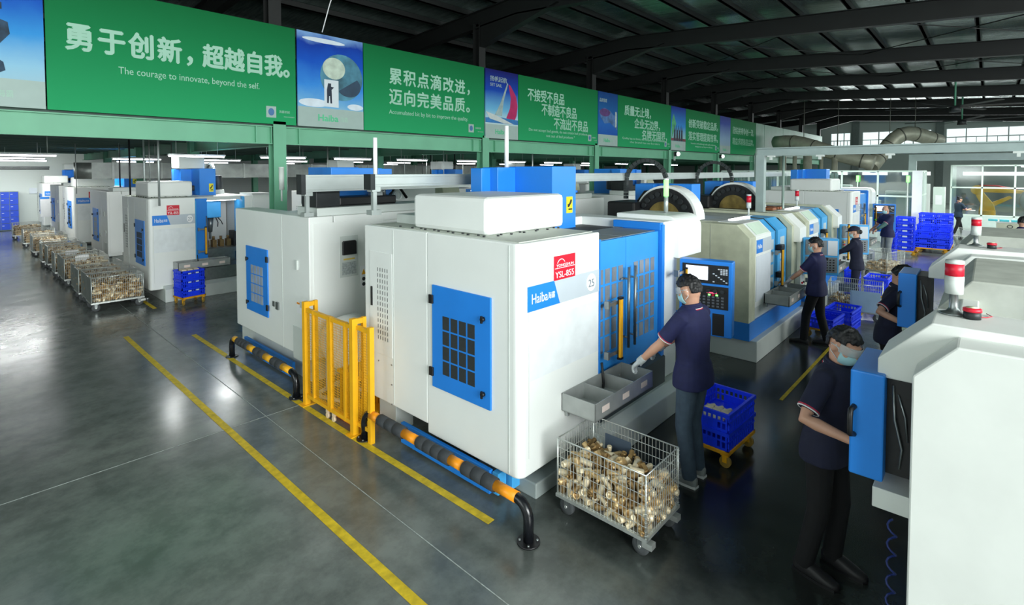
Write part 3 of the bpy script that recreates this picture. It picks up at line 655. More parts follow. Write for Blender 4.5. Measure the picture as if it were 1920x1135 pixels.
def vmc(label, loc, rz=0.0, D=2.2, W=2.75, front=True, opened=False, side='both', number='25', gear=True, screen_on=True, hood=True, tower=True, back=True, ctrl=True):
    t = thing('machining_center', label, 'machine', loc, rz)
    Z1 = 2.13
    # enclosure: left housing with a rounded front edge, rear block, right housing
    def rounded(x0, y0, x1, y1, r, corners):
        pts = []
        for cx_, cy_, a0, on in ((x0, y0, PI, 'fl' in corners), (x1, y0, 1.5*PI, 'fr' in corners), (x1, y1, 0, False), (x0, y1, .5*PI, False)):
            if on:
                ox = cx_ + (r if cx_ == x0 else -r); oy = cy_ + r
                pts += [(ox + r*math.cos(a0 + .5*PI*i/6), oy + r*math.sin(a0 + .5*PI*i/6)) for i in range(7)]
            else: pts.append((cx_, cy_))
        return pts
    e = MB()
    DX0, DX1 = 1.12, 2.36
    e.prism(rounded(0, 0, 1.11, 1.15, .07, 'fl'), 'z', .26, Z1)
    e.box((0, 1.15, .34), (1.11, D, Z1))
    if opened:
        e.box((1.11, 1.15, .34), (2.40, D, Z1)); e.box((1.0, .3, .34), (2.5, 1.2, .62))
    else: e.box((1.11, .55, .34), (2.42, D, 2.02)); e.box((1.11, 1.1, 2.02), (2.42, D, Z1))
    e.box((2.43, 0, .36), (W, D, Z1)); 
    body = e.build('enclosure', WHITE, t, .012)
    # seams and roof plates
    MB().box((-.003, .115, .28), (0, .125, Z1-.02)).box((-.003, 1.68, .36), (0, 1.69, Z1-.02)).box((.10, -.003, .40), (.106, 0, 1.70)).box((W, 1.6, .36), (W+.003, 1.607, Z1-.02)).build('seam', LGREY, body)
    rp = MB().box((.05, .06, Z1), (1.08, D-.05, Z1+.006)).build('roof_plate', mat('grey_roof_plate', (186, 192, 182), .6, var=.06, scale=4), t); MB().box((.35, D-.62, Z1), (2.6, D-.08, Z1+.10)).build('rear_rail', LGREY, t, .006)  # roof plate coloured greyer than the white enclosure
    mb = MB(); bolt_row(mb, [(.22+.17*k, .45, Z1+.006) for k in range(6)] + [(.10, .5+.2*k, Z1+.006) for k in range(7)]); mb.build('bolt', DARK, rp)
    MB().box((1.15, .62, 2.02), (2.36, 1.08, 2.035)).build('roof_plate', DARK, t)
    # base, skirt and feet
    MB().prism([(-.14, 0), (-.14, .26), (-.05, .33), (D-.2, .33), (D-.2, 0)], 'x', (.30 if opened else .95) if ctrl else .3, W+.08 if ctrl else W-.12).build('base', LGREY, t, .01)
    if not opened: MB().box((-.02, .32, .03), (.02, 1.55, .23)).build('skirt', BLUE, t, .004)
    sk = MB().box((W-.02, .32, .03), (W+.02, 1.9, .23)).build('skirt', BLUE, t, .004) if not opened else None
    if number == '25' and front: MB().box((.0, .24, .04), (.10, .31, .22)).box((.13, .20, .05), (.24, .32, .20)).box((.27, .22, .06), (.34, .30, .18)).build('drain_unit', LBLUE, t, .006)
    if ctrl and not opened: MB().box((.22, .02, .0), (.95, .7, .13)).build('base', mat('grey_base_plate', (150, 160, 158), .5), t, .01)
    mb = MB()
    for yv in (.45, 1.4): mb.cyl((.06, yv, 0), (.06, yv, .05), .05, 12); mb.cyl((W-.06, yv, 0), (W-.06, yv, .05), .05, 12)
    mb.build('foot', STEEL, t)
    # sides
    if side in ('both', 'left'):
        side_door(t, '-x', 0, .31, 1.06, .73, 1.665)
        cab = rect_panel(MB(), '-x', 1.70, 2.10 if D < 2.3 else 2.2, .82, 1.87, 0, .006).build('cabinet_door', WHITE, t, .002)
        slots(MB(), '-x', -.006, [1.78+.042*k for k in range(5)], .96, 1.72, 13).build('slot', SLOT, cab)
        rect_panel(MB(), '-x', 2.045, 2.07, 1.30, 1.50, -.006, .012).build('handle', BLACK, cab, .003)
        mb = MB(); bolt_row(mb, [(0, 1.72, .75-.2*k) for k in range(3)] + [(0, 1.95, .74)], 'x', .008, .006); mb.build('bolt', STEEL, t)
    if side in ('both', 'right'):
        side_door(t, '+x', W, .43, 1.17, .67, 1.61, ventmat=mat('pale_vent_mesh', (150, 160, 172), .5, var=.1))
        mb = MB().box((W, 1.30, .86), (W+.01, 1.36, .93)).box((W, 1.42, .84), (W+.02, 1.50, .94)); mb.build('switch_plate', STEEL, t)
        MB().box((W, 2.0, 1.45), (W+.02, 2.06, 1.57)).box((W, 2.13, .99), (W+.02, 2.20, 1.06)).build('switch_plate', LGREY, t)
        rect_panel(MB(), '+x', 2.02, 2.12, .90, 1.03, W, .003).build('instruction_sticker', PAPER, t)
        rect_panel(MB(), '+x', 2.02, 2.12, 1.015, 1.035, W, .005).build('instruction_sticker', ORANGE, t)
        MB().box((W, D-.45, .30), (W+.006, D-.01, .72)).build('seam', LGREY, body)
    if back:                                                      # electrical cabinet door across the back
        cd_ = rect_panel(MB(), '+y', W-1.05, W-.05, .45, 2.05, D, .008).build('cabinet_door', WHITE, t, .003)
        u = W
        rect_panel(MB(), '+y', u-.66, u-.40, 1.33, 1.86, D+.008, .004).build('vent_plate', LGREY, cd_)
        MB().prism([(u-.62, 1.62), (u-.62, 1.78), (u-.605, 1.80), (u-.445, 1.80), (u-.43, 1.78), (u-.43, 1.62)], 'y', D+.012, D+.05).build('air_filter', BLACK, cd_, .004)
        rect_panel(MB(), '+y', u-.63, u-.43, 1.36, 1.52, D+.012, .003).build('instruction_sticker', mat('printed_table', (168, 176, 176), .6, var=.3, scale=50), cd_)
        rect_panel(MB(), '+y', u-.61, u-.45, 1.55, 1.57, D+.012, .003).build('instruction_sticker', mat('amber_sticker', (226, 196, 90), .5), cd_)
        st = rect_panel(MB(), '+y', u-.92, u-.70, 1.16, 1.44, D+.008, .003).build('warning_sticker', PAPER, cd_)
        for k in range(3):
            z = 1.40-.085*k
            rect_panel(MB(), '+y', u-.91, u-.80, z-.01, z+.03, D+.011, .002).build('sticker_stripe', (ORANGE, ORANGE, RED)[k], st) if False else rect_panel(MB(), '+y', u-.91, u-.80, z-.01, z+.025, D+.011, .002).build('warning_sticker', (ORANGE, ORANGE, RED)[k], cd_)
        MB().prism([(u-.77, 1.33), (u-.71, 1.33), (u-.74, 1.40)], 'y', D+.011, D+.014).build('warning_sticker', YELLOW, cd_)
        for z in (1.27, 1.20): MB().prism(ell(u-.74, z, .025, .025, n=12), 'y', D+.011, D+.014).build('warning_sticker', DARK, cd_)
    # front
    if front:
        b = MB().prism([(.08, 1.58), (.08, 1.785), (1.10, 1.785), (1.10, 1.58)], 'y', -.004, 0).build('brand_panel', TEXTG, t)
        MB().prism([(.082, 1.582), (.082, 1.783), (.42, 1.783), (.50, 1.582)], 'y', -.006, -.004).build('brand_block', BLUE, b)
        text('Haiba', (.125, -.006, 1.64), .115, PAPER, b, width=.20, bold=.004, name='brand_lettering'); text('海霸', (.335, -.006, 1.65), .06, PAPER, b, width=.09, name='brand_lettering')
        MB().prism(ell(.97, 1.685, .075, .08, n=24), 'y', -.007, -.004).build('number_disc', PAPER, b)
        text(number, (.97, -.007, 1.645), .10, mat('number_grey', (120, 132, 140), .5), b, align='CENTER', name='number_lettering')
        r = MB().box((.42, -.006, 1.78), (.72, 0, 1.985)).build('nameplate', RED, t, .002)
        text('YSL-855', (.435, -.006, 1.80), .075, PAPER, r, width=.26, bold=.0015, name='nameplate_lettering'); text('YONGSHUN', (.45, -.006, 1.89), .035, PAPER, r, width=.24, name='nameplate_lettering')
        arc = [(.515+.055*math.cos(a), .0, 1.905+.05*math.sin(a)) for a in [PI*.15+PI*.75*k/10 for k in range(11)]]
        MB().tube([(p[0], -.007, p[2]) for p in arc], .004, 5).build('nameplate_lettering', PAPER, r); MB().box((.43, -.0075, 1.878), (.71, -.006, 1.883)).build('nameplate_line', PAPER, r)
        MB().prism([(.10, 1.02), (.10, 1.50), (1.09, 1.50), (1.09, 1.02)], 'y', -.002, 0).build('seam', mat('faint_panel_print', (226, 232, 234), .45), body)
        # doors
        if not opened:
            for k, (a, bb_) in enumerate(((DX0, 1.655), (1.662, DX1))):
                d = MB().box((a, .04, .70), (bb_, .075, 2.03)).box((a, .075, 2.005), (bb_, .60, 2.03)).build('door_panel', mat('door_blue', (48, 146, 228), .38, var=.03), t, .004)
                MB().box((a+.01, .08, 2.03), (bb_-.01, .60, 2.034)).build('door_cover', mat('grey_door_top', (132, 138, 138), .5), d)
                pw = MB(); x0 = (a+.03 if k == 0 else a+.155); cw = .095
                for i in range(4):
                    for j in range(5):
                        z = .95+.166*j; pw.box((x0+(cw+.026)*i, .036, z), (x0+(cw+.026)*i+cw-.012, .04, z+.142))
                pw.build('window_pane', MESHW, d)
                hx = 1.60 if k == 0 else 1.725
                hd = MB().cyl((hx, -.03, .93), (hx, -.03, 1.74), .014, 12).build('handle', STEEL, d)
                MB().cyl((hx, -.03, 1.03), (hx, .04, 1.03), .010, 8).cyl((hx, -.03, 1.62), (hx, .04, 1.62), .010, 8).cyl((hx-.07 if k == 0 else hx, .02, 1.03), (hx, .02, 1.03), .010, 8).cyl((hx-.07 if k == 0 else hx, .02, 1.62), (hx, .02, 1.62), .010, 8).build('handle_bracket', STEEL, d)
        else:
            d = MB().box((1.12, .02, .62), (1.42, .06, 2.10)).build('door_panel', BLUE, t, .004)
            MB().cyl((1.38, -.02, .95), (1.38, -.02, 1.72), .014, 10).build('handle', STEEL, d)
            MB().box((1.42, 1.10, .62), (2.40, 1.148, Z1)).build('inner_wall', WHITE, t)
            hd = MB().box((1.62, .62, 1.62), (2.05, 1.12, 2.0)).build('spindle_head', LBLUE, t, .02)
            MB().cyl((1.83, .85, 1.28), (1.83, .85, 1.62), .06, 14, .10).cyl((1.83, .85, 1.12), (1.83, .85, 1.28), .03, 12).build('spindle', STEEL, hd)
            MB().tube([(1.95, .75, 1.62), (2.0, .72, 1.5), (1.98, .7, 1.4)], .012, 6).tube([(2.02, .8, 1.62), (2.1, .74, 1.52), (2.12, .7, 1.45)], .012, 6).build('coolant_hose', BLACK, hd)
            tb = MB().box((1.2, .25, .86), (2.42, .95, .96)).box((1.3, .35, .62), (2.3, .9, .86)).build('worktable', STEEL, t)
            for k in range(4): MB().box((1.55+.2*k, .5, .96), (1.66+.2*k, .66, 1.12)).cyl((1.605+.2*k, .58, 1.12), (1.605+.2*k, .58, 1.2), .035, 10).build('fixture', BRASSD, tb)
            MB().box((2.3, .4, .96), (2.45, .75, 1.3)).build('rotary_unit', DARK, tb, .02)
            MB().prism([(-.05, .34), (-.05, .60), (.25, .66), (.25, .34)], 'x', 1.11, 2.43).build('chip_chute', STEEL, t)
            MB().box((1.11, .1, 2.05), (2.43, 1.15, Z1)).build('roof_plate', LGREY, t); MB().box((1.5, .25, 2.03), (2.3, .29, 2.05)).build('work_lamp', TUBEM, t)
        MB().box((1.112, -.002, .74), (1.135, .06, 2.06)).box((2.37, -.004, .50), (2.43, .5, 2.10)).box((2.36, .02, 2.04), (2.44, .62, 2.12)).build('door_frame', BLUE if not opened else LBLUE, t, .004)
        if not opened: MB().box((1.11, .10, .28), (2.44, .54, .74)).prism([(-.02, .62), (.09, .70), (.09, .28), (-.02, .28)], 'x', 1.115, 2.43).build('coolant_apron', mat('slate_apron', (72, 82, 84), .4, .3, var=.1), t)
        curtain(t, 1.33, -.08, .92, 1.48)
        if not opened: curtain(t, 2.62, -.16, .88, 1.60)
        MB().tube([(1.13, -.02, .9), (1.15, -.03, .7), (1.14, -.02, .55), (1.14, .02, .4)], .012, 6).build('cable', BLACK, t)
    if hood:
        hb = MB().box((.15, .51, Z1+.004), (1.25, 1.56, Z1+.34)).build('roof_hood', WHITE, t, .045)
        mb = MB(); bolt_row(mb, [(.13, .6+.2*k, Z1+.006) for k in range(5)] + [(.3+.25*k, .49, Z1+.006) for k in range(4)], 'z', .012, .012); mb.build('bolt', DARK, hb)
    # right-hand cover with rounded top front edge
    r = .16; y0, y1, z0, z1 = -.07, .75, 1.70, 2.18
    prof = [(y0, z0), (y0, z1-r)] + [(y0+r-r*math.cos(.5*PI*i/8), z1-r+r*math.sin(.5*PI*i/8)) for i in range(1, 9)] + [(y1, z1), (y1, z0)]
    if ctrl: MB().prism(prof, 'x', W-.10, W+.52).build('side_cover', WHITE, t, .01)
    if tower:
        tw = MB().box((1.60, .94, 1.96), (2.05, 1.60, 2.75)).box((1.30, 1.50, 1.96), (2.12, 1.75, 2.74)).box((1.16, 1.62, 2.0), (1.4, 1.8, 2.73)).build('column_cover', BLUE, t, .006)
        if opened: MB().box((1.2, 1.3, 2.752), (1.9, 1.9, 3.02)).build('mist_collector', LGREY, t, .02)
        MB().box((1.86, .936, 2.21), (1.98, .94, 2.40)).build('warning_sign', mat('yellow_sign', (222, 214, 30), .5), tw)
        MB().prism([(1.885, 2.28), (1.905, 2.28), (1.955, 2.33), (1.965, 2.36), (1.94, 2.37), (1.92, 2.33), (1.90, 2.31), (1.885, 2.315)], 'y', .932, .936).box((1.90, .931, 2.245), (1.965, .936, 2.262)).build('warning_sign', BLACK, tw)
    if gear:
        if front: arch_chain(t, (2.3, D-.35, Z1+.45), .30, .1)
        else:
            MB().box((-.1, .7, Z1+.02), (.75, 1.3, Z1+.42)).build('white_motor_cover', WHITE, t, .04); MB().prism([(.9+.3*math.cos(PI*k/14), Z1+.1+.36*math.sin(PI*k/14)) for k in range(15)], 'x', -.75, -.35).build('round_cover', CREAM, t, .01)
        g = MB().box((1.30, D-.95, Z1+.10), (2.2, D-.25, Z1+.22)).build('spindle_motor', BLACK, t, .02)
        MB().cyl((2.35, D-.7, Z1+.12), (2.35, D-.7, Z1+.46), .14, 16).box((2.22, D-.6, Z1+.1), (2.55, D-.2, Z1+.34)).build('motor_housing', DARK, g, .01)
        MB().tube([(1.3, D-.5, Z1+.12), (1.1, D-.6, Z1+.30), (.9, D-.75, Z1+.32), (.72, D-.8, Z1+.14)], .022, 8).tube([(1.4, D-.9, Z1+.15), (1.2, D-1.0, Z1+.26), (1.0, D-.9, Z1+.18)], .018, 8).build('cable', BLACK, g)
        MB().tube([(1.02+.07*math.cos(a), D-.62, Z1+.19+.07*math.sin(a)) for a in [2*PI*k/16 for k in range(16)]], .016, 8, closed=True).build('lifting_eye', LGREY, g)
        MB().box((1.5, D-.42, Z1+.22), (1.66, D-.3, Z1+.34)).cyl((1.44, D-.36, Z1+.2), (1.44, D-.36, Z1+.34), .03, 10).build('valve', STEEL, g)
    if ctrl:
        control_panel(t, (2.60, -.10), math.radians(-79), .56, .88, 1.71)
    return t
def tray(label, loc, L=1.0, rz=0.0, m=TRAYM, group=None):
    """stainless parts tray with two dividers and three paper labels; origin at its back left corner, front is -y"""
    t = thing('parts_tray', label, 'tray', loc, rz, group)
    d = .34; h = .15; w = .008
    MB().box((0, -d, 0), (L, 0, w)).box((0, -d, 0), (L, -d+w, h)).box((0, -w, 0), (L, 0, h)).box((0, -d, 0), (w, 0, h)).box((L-w, -d, 0), (L, 0, h)).build('pan', m, t)
    for k in (1, 2): MB().box((L*k/3-w/2, -d+w, w), (L*k/3+w/2, -w, h-.01)).build('divider', m, t)
    for k in range(3): MB().box((L*(k+.5)/3-.06, -d-.002, .05), (L*(k+.5)/3+.05, -d, .10)).build('paper_label', mat('pinkish_label', (232, 214, 206), .6), t)
    mb = MB()
    for x in (.06, L/2, L-.06): mb.box((x-.015, -.03, -.06), (x+.015, 0, 0)).cyl((x, -.02, .04), (x, -.005, .04), .008, 8)
    mb.build('bracket', m, t)
    return t

M1 = vmc('large white machining center numbered 25 in the foreground, blue double doors', (3.0, 2.66), number='25', gear=False)
M2 = vmc('white machining center back to back with machine 25, blue side door with pale vents', (5.75, 8.46), PI, D=2.36, hood=False, tower=True, front=False, ctrl=False)
M3 = vmc('white machining center under the mezzanine with its door open and spindle showing', (2.79, 12.5), D=2.25, opened=True, number='27')
M3.scale = (.76, 1, 1)
for x, y, k in ((6.75, 12.5, 0), (10.6, 12.5, 1), (14.4, 12.5, 2), (18.3, 12.5, 3)):
    dup(M3, (x, y, 0), label=('white machining center under the mezzanine, first behind the front machine pair', 'white machining center under the mezzanine, second behind the front pair', 'white machining center under the mezzanine, third behind the front pair', 'white machining center under the mezzanine, fourth behind the front pair')[k])
M4 = vmc('grey machining center under the mezzanine seen from its back with a dark filter panel', (5.75, 20.0), PI, D=2.36, front=False, hood=False, tower=False, ctrl=False, gear=False)
M5 = dup(M1, (2.95, 22.7, 0), label='white machining center far down the corridor with red nameplate, behind the grey one')
M6 = dup(M4, (5.75, 28.6, 0), PI, label='grey machining center near the corridor end, dark back and blue side door')
M7 = dup(M3, (3.0, 31.0, 0), label='last machining center in the corridor, white front close to the end wall')
M8 = dup(M1, (16.25, 2.66, 0), label='white machining center at the far end of the aisle with red nameplate on its front')
for x, k in ((9.6, 0), (13.4, 1)):
    dup(M2, (x, 8.46, 0), PI, label=('blue and white machining center behind the old lathe-like machines, dark motor on top', 'second dark-motored machining center in the back row past machine 25')[k])
d_ = thing('valve_block', 'small cream valve block with fittings on the roof of machine 25', 'block', (4.95, 3.95, 2.13))
MB().box((0, 0, .0), (.28, .2, .10)).build('block_body', mat('cream_block', (214, 208, 170), .5), d_, .006); MB().box((.30, .02, 0), (.36, .16, .07)).cyl((.08, -.02, .05), (.08, 0, .05), .02, 8).cyl((.2, -.02, .05), (.2, 0, .05), .02, 8).build('fitting', DARK, d_)
TR1 = tray('stainless parts tray with three compartments, on the front of machine 25', (3.53, 2.655, .65), .98)
tray('grey parts tray with paper labels on the open-door machine under the mezzanine', (3.20, 12.49, .66), 1.0)
dup(TR1, (16.9, 2.655, .66), label='stainless parts tray on the farthest machine of the aisle')

# ---- older chamfered machines in the middle of the row
def old_vmc(label, loc, mag=True):
    t = thing('machining_center', label, 'machine', loc)
    D = 2.0; zc = 1.75; zt = 1.93
    def sl(x0, x1, off=0.0, lo=.30, top=0.0, back=None): return MB().prism([(off, lo), (off, zc+top), (off+.18, zt+top), (D if back is None else back, zt+top+.01), (D if back is None else back, lo)], 'x', x0, x1)
    body = sl(0, .26).box((.26, .5, .3), (2.7, D, 1.90)).build('enclosure', CREAM, t, .006)
    MB().box((-.003, .55, .55), (0, .556, 1.9)).build('seam', DUSTY, body)
    MB().box((.3, .55, 1.90), (2.68, D, 1.935)).build('roof_plate', DUSTY, t)
    p = sl(.26, .98, .004, .72, 0, .55).build('front_panel', WHITE, t, .004)
    b = MB().box((.28, -.004, 1.50), (.97, .0035, 1.70)).build('brand_panel', TEXTG, p); MB().box((.285, -.006, 1.505), (.55, -.004, 1.695)).build('brand_panel', BLUE, p)
    text('Haiba', (.31, -.006, 1.57), .09, PAPER, p, width=.2, bold=.003, name='brand_lettering')
    MB().prism([(.02, 1.772), (.165, 1.917), (.163, 1.921), (.017, 1.776)], 'x', .34, .90).build('sticker', mat('pale_green_sticker', (206, 226, 208), .5), p)
    MB().box((.30, -.003, .80), (.95, .004, 1.46)).build('print_panel', PAPERB, p)
    sl(.99, 1.34, .05, .72, -.01, .6).build('door_panel', LBLUE, t, .004)
    dk = sl(1.35, 1.50, .09, .72, -.01, .6).build('door_gap', BLACK, t)
    d2 = sl(1.50, 1.98, .05, .72, -.01, .6).build('door_panel', LBLUE, t, .004)
    mb = MB()
    for j in range(4): mb.box((1.10, .046, .86+.2*j), (1.26, .05, 1.02+.2*j)); mb.box((1.62, .046, .86+.2*j), (1.85, .05, 1.02+.2*j))
    mb.build('window_pane', mat('pale_window', (190, 206, 214), .3), t)
    for z in (.98, 1.42): MB().box((1.44, -.03, z), (1.60, .06, z+.09)).build('door_handle', BLACK, t, .01)
    # frame that outlines the doorway
    o = [(-.03, .72), (-.03, zc+.02), (.17, zt+.04), (D-.3, zt+.05)]; i_ = [(D-.3, zt-.02), (.19, zt-.03), (.05, zc-.01), (.05, .72)]
    MB().prism(o + i_, 'x', 1.99, 2.10).build('door_frame', CREAM, t, .004)
    sl(2.10, 2.7, .0, .30).build('right_housing', CREAM, t, .006)
    MB().prism([(-.10, 1.48), (-.10, zc-.03), (.14, zt+.02), (.5, zt+.02), (.5, 1.48)], 'x', 2.22, 2.62).build('side_cover', WHITE, t, .006)
    MB().box((-.01, -.015, .30), (2.72, .5, .55)).box((-.01, -.015, .3), (0, D, .55)).build('lower_band', BLUE, t)
    MB().box((.05, -.10, 0), (2.6, D-.2, .30)).build('base', LGREY, t, .01)
    MB().box((.3, .012, .55), (2.1, .5, .72)).build('lower_panel', LGREY, t)
    curtain(t, 1.30, -.06, .90, 1.46)
    curtain(t, 2.22, -.28, .84, 1.56)
    control_panel(t, (2.35, -.12), math.radians(-62), .55, .92, 1.55, style=1, body=LBLUE)
    MB().box((2.30, -.10, .50), (2.55, .0, .92)).build('junction_box', LGREY, t, .01)
    for k in range(4): MB().cyl((2.36+.05*(k % 3), -.10, .7+.07*(k//2)), (2.36+.05*(k % 3), -.125, .7+.07*(k//2)), .018, 10).build('button', RED if k % 2 else DARK, t)
    tower_lamp(t, 1.62, .55, 1.94, .36)
    w = MB().box((1.5, 1.0, 1.94), (2.6, 1.7, 1.955)).build('work_lamp', WORKL, t) if False else MB().box((.55, .42, 1.90), (1.3, .50, 1.955)).build('work_lamp', WORKL, t)
    if mag:   # round tool magazine under a white half-round cover, blue column, cable arch
        c = (.05, 1.30, 1.95); R = .52
        ring = [(c[1]+R*math.cos(PI*k/24), c[2]+R*math.sin(PI*k/24)) for k in range(25)]
        MB().prism(ring, 'x', c[0], c[0]+.30).build('magazine_cover', WHITE, t, .006)
        disc = MB().prism([(c[1]+(R-.04)*math.cos(PI*k/24), c[2]+.0+(R-.04)*math.sin(PI*k/24)) for k in range(25)], 'x', c[0]-.03, c[0]).build('tool_disc', BLACK, t)
        mb = MB()
        for k in range(1, 12): a = PI*k/12; mb.cyl((c[0]-.06, c[1]+.39*math.cos(a), c[2]+.39*math.sin(a)), (c[0]-.03, c[1]+.39*math.cos(a), c[2]+.39*math.sin(a)), .042, 10)
        mb.build('tool_pocket', DARK, disc)
        MB().prism([(c[1]+.27*math.cos(PI*k/16), c[2]+.27*math.sin(PI*k/16)) for k in range(17)], 'x', c[0]-.05, c[0]-.03).build('oil_stained_hub', mat('oily_hub', (120, 104, 56), .45, .3, var=.4, scale=8), disc)
        cv = MB().box((.70, 1.15, 1.94), (1.05, 2.1, 2.48)).box((.55, 1.75, 1.94), (1.2, 2.1, 2.47)).build('column_cover', BLUE, t, .006)
        arch_chain(t, (.55, 1.9, 2.50), .38, .1)
        MB().box((-.2, 1.7, 1.94), (.5, 2.2, 2.2)).build('motor_housing', BLACK, t, .03)
        MB().tube([(.1, 1.8, 2.2), (.15, 1.7, 2.36), (.3, 1.6, 2.38), (.42, 1.5, 2.1)], .02, 6).build('cable', BLACK, t)
    return t
O1 = old_vmc('older cream and blue machining center with chamfered top, next to machine 25', (7.6, 2.45, 0))
O2 = dup(O1, (10.6, 2.45, 0), label='second older cream and blue machining center, behind the first chamfered one')
tray('grey parts tray on the nearer chamfered machine under the worker\'s hand', (8.25, 2.44, .72), 1.05)
tray('grey parts tray on the farther chamfered machine beside the capped woman', (11.35, 2.44, .72), .95)
MB_ = MB()
for k in range(14): 
    a = random.random()*6.28; MB_.box((10.65+random.random()*.5, 3.0+random.random()*.6, 1.945), (10.8+random.random()*.5, 3.1+random.random()*.6, 1.99))
tag(MB_.build('metal_swarf', mat('rusty_swarf', (150, 92, 60), .6, .4, var=.4), None), 'heap of rusty swarf on top of the farther chamfered machine', 'swarf', kind='stuff')

# ---- slant-front lathes on the right
LATHEM = mat('lathe_white', (220, 224, 219), .45, var=.05, scale=3)
def lathe(label, loc, lamp_label, box_out=0.0):
    t = thing('turning_lathe', label, 'machine', loc)
    YB = -1.6
    MB().prism([(0, 0), (0, 1.57), (0, 1.80), (-.145, 1.96), (YB, 1.98), (YB, 0)], 'x', 0, .20).build('end_panel', LATHEM, t, .008)
    MB().prism([(.15, 1.70), (.15, 1.79), (-.05, 2.0), (YB, 2.0), (YB, 1.72), (-.02, 1.70)], 'x', .20, .56).build('front_hood', LATHEM, t, .006)
    MB().prism([(.0, .2), (.0, 1.72), (-.12, 1.88), (-.2, 1.88), (-.2, .2)], 'x', .56, 1.55).build('sliding_door', LATHEM, t, .006)
    MB().box((.56, YB, .2), (1.55, -.2, 1.40)).box((.56, YB, 1.40), (1.55, -1.5, 1.9)).build('inner_bed', BLACK, t)
    MB().box((.56, -1.3, 1.60), (.60, -.2, 1.72)).box((1.50, -1.5, 1.58), (1.55, -.2, 1.70)).box((.56, -.24, 1.60), (1.55, -.2, 1.72)).build('opening_rim', BLUE, t)
    MB().box((1.49, -1.55, 1.70), (1.55, -.2, 1.76)).build('opening_lip', LATHEM, t)
    MB().prism([(.0, 0), (.0, 1.80), (-.16, 2.0), (YB, 2.0), (YB, 0)], 'x', 1.55, 2.75).build('far_housing', DUSTY, t, .01)
    MB().box((.2, -.25, 0), (2.0, -.02, 1.0)).box((.2, YB, 0), (.56, -.3, 1.7)).build('base', DARK, t)
    MB().box((.20, .0, 1.05), (.60, .16, 1.15)).build('front_ledge', LATHEM, t, .004)
    c = MB().box((.16, .115+box_out, 1.20), (.60, .255+box_out, 1.72)).build('control_box', BLUE, t, .008)
    MB().box((.24, .01+box_out, 1.22), (.58, .114+box_out, 1.70)).build('open_back', BLACK, c)
    MB().tube([(.235, .09+box_out, 1.66), (.22, .08+box_out, 1.5), (.225, .05+box_out, 1.36), (.235, .06+box_out, 1.26)], .006, 6).tube([(.235, .07+box_out, 1.62), (.225, .04+box_out, 1.52), (.235, .03+box_out, 1.4)], .005, 6).build('cable', STEEL, c)
    MB().tube([(.16, .235+box_out, 1.40), (.125, .245+box_out, 1.41), (.115, .245+box_out, 1.44), (.115, .245+box_out, 1.50), (.125, .245+box_out, 1.53), (.16, .235+box_out, 1.54)], .013, 8).build('handle', BLACK, c)
    return t
L1 = lathe('large white slant-front lathe at the right edge, nearest', (2.85, .23, 0), '')
L2 = dup(L1, (6.0, .25, 0), label='second slant-front lathe on the right, behind the nearest one')
for ch in L2.children:
    if ch.name.startswith('control_box'): ch.location.y += .12
    if ch.name.startswith('control_box'): ch.location.x += .02
LP = thing('signal_lamp', 'red and silver signal lamp on the nearest lathe, right foreground', 'lamp', (3.32, .115, 2.002))
MB().lathe((0, 0, 0), [(0, 0), (.055, 0), (.055, .006), (.028, .014), (.018, .03), (.017, .095), (.024, .10)], 20).build('stand', STEEL, LP)
MB().lathe((0, 0, 0), [(.0, .10), (.036, .10), (.038, .185), (.0, .187)], 20).build('lower_housing', LGREY, LP); MB().lathe((0, 0, 0), [(0, .187), (.037, .188), (.037, .246), (0, .247)], 20).build('red_lens', RED, LP); MB().lathe((0, 0, 0), [(0, .247), (.038, .247), (.036, .262), (0, .266)], 20).build('cap', LGREY, LP)
bz = thing('buzzer', 'small round dark buzzer with a red rim beside the signal lamp', 'buzzer', (3.27, .045, 2.002))
MB().lathe((0, 0, 0), [(0, 0), (.033, 0), (.033, .035), (0, .036)], 18).build('body', DARK, bz); MB().lathe((0, 0, 0), [(0, .036), (.036, .034), (.036, .048), (.026, .052), (0, .052)], 18).build('rim', RED, bz)
MB().lathe((0, 0, 0), [(0, .052), (.025, .053), (0, .055)], 18).build('cap', mat('cream_cap', (214, 214, 180), .5), bz)
MB().tube([(.03, -.01, .004), (.05, -.05, .003), (.09, -.07, .003), (.14, -.05, .003)], .002, 5).build('wire', RED, bz)
dup(LP, (6.5, .08, 2.0), label='red and grey signal lamp on the second lathe')
dup(bz, (6.36, -.03, 2.0), label='dark buzzer on top of the second lathe')
mb = MB(); 
for k in range(10): mb.tube([(.012*math.cos(a)*1.5, .018*math.sin(a), 1.0-.09*k-.09*a/6.283) for a in [6.283*i/8 for i in range(9)]], .005, 5)
ah = mb.build('air_hose', mat('dark_blue_hose', (24, 44, 110), .4), None); ah.location = (2.98, .30, .05); tag(ah, 'coiled dark blue air hose hanging below the nearest lathe', 'hose')

# ================================================================ carts, crates, barriers
def castor(par, x, y, z, r=.065, brake=False, w=.035, rz=0.0):
    c = MB().box((x-.045, y-.035, z-.012), (x+.045, y+.035, z)).box((x-w/2-.008, y-.02, r), (x-w/2, y+.02, z-.01)).box((x+w/2, y-.02, r), (x+w/2+.008, y+.02, z-.01)).build('castor', STEEL, par)
    MB().lathe((x, y, r), [(r*.5, -w/2), (r*.95, -w/2), (r, -w*.3), (r, w*.3), (r*.95, w/2), (r*.5, w/2)], 20, 'x').build('wheel', mat('grey_tyre', (74, 78, 80), .7), c)
    MB().cyl((x-w/2+.004, y, r), (x+w/2-.004, y, r), r*.52, 16).cyl((x-w/2-.012, y, r), (x+w/2+.012, y, r), .012, 10).build('hub', ZINC, c)
    if brake: MB().box((x-.03, y-r-.03, r+.01), (x+.03, y-.02, r+.05)).build('brake_pedal', ZINC, c)
    return c
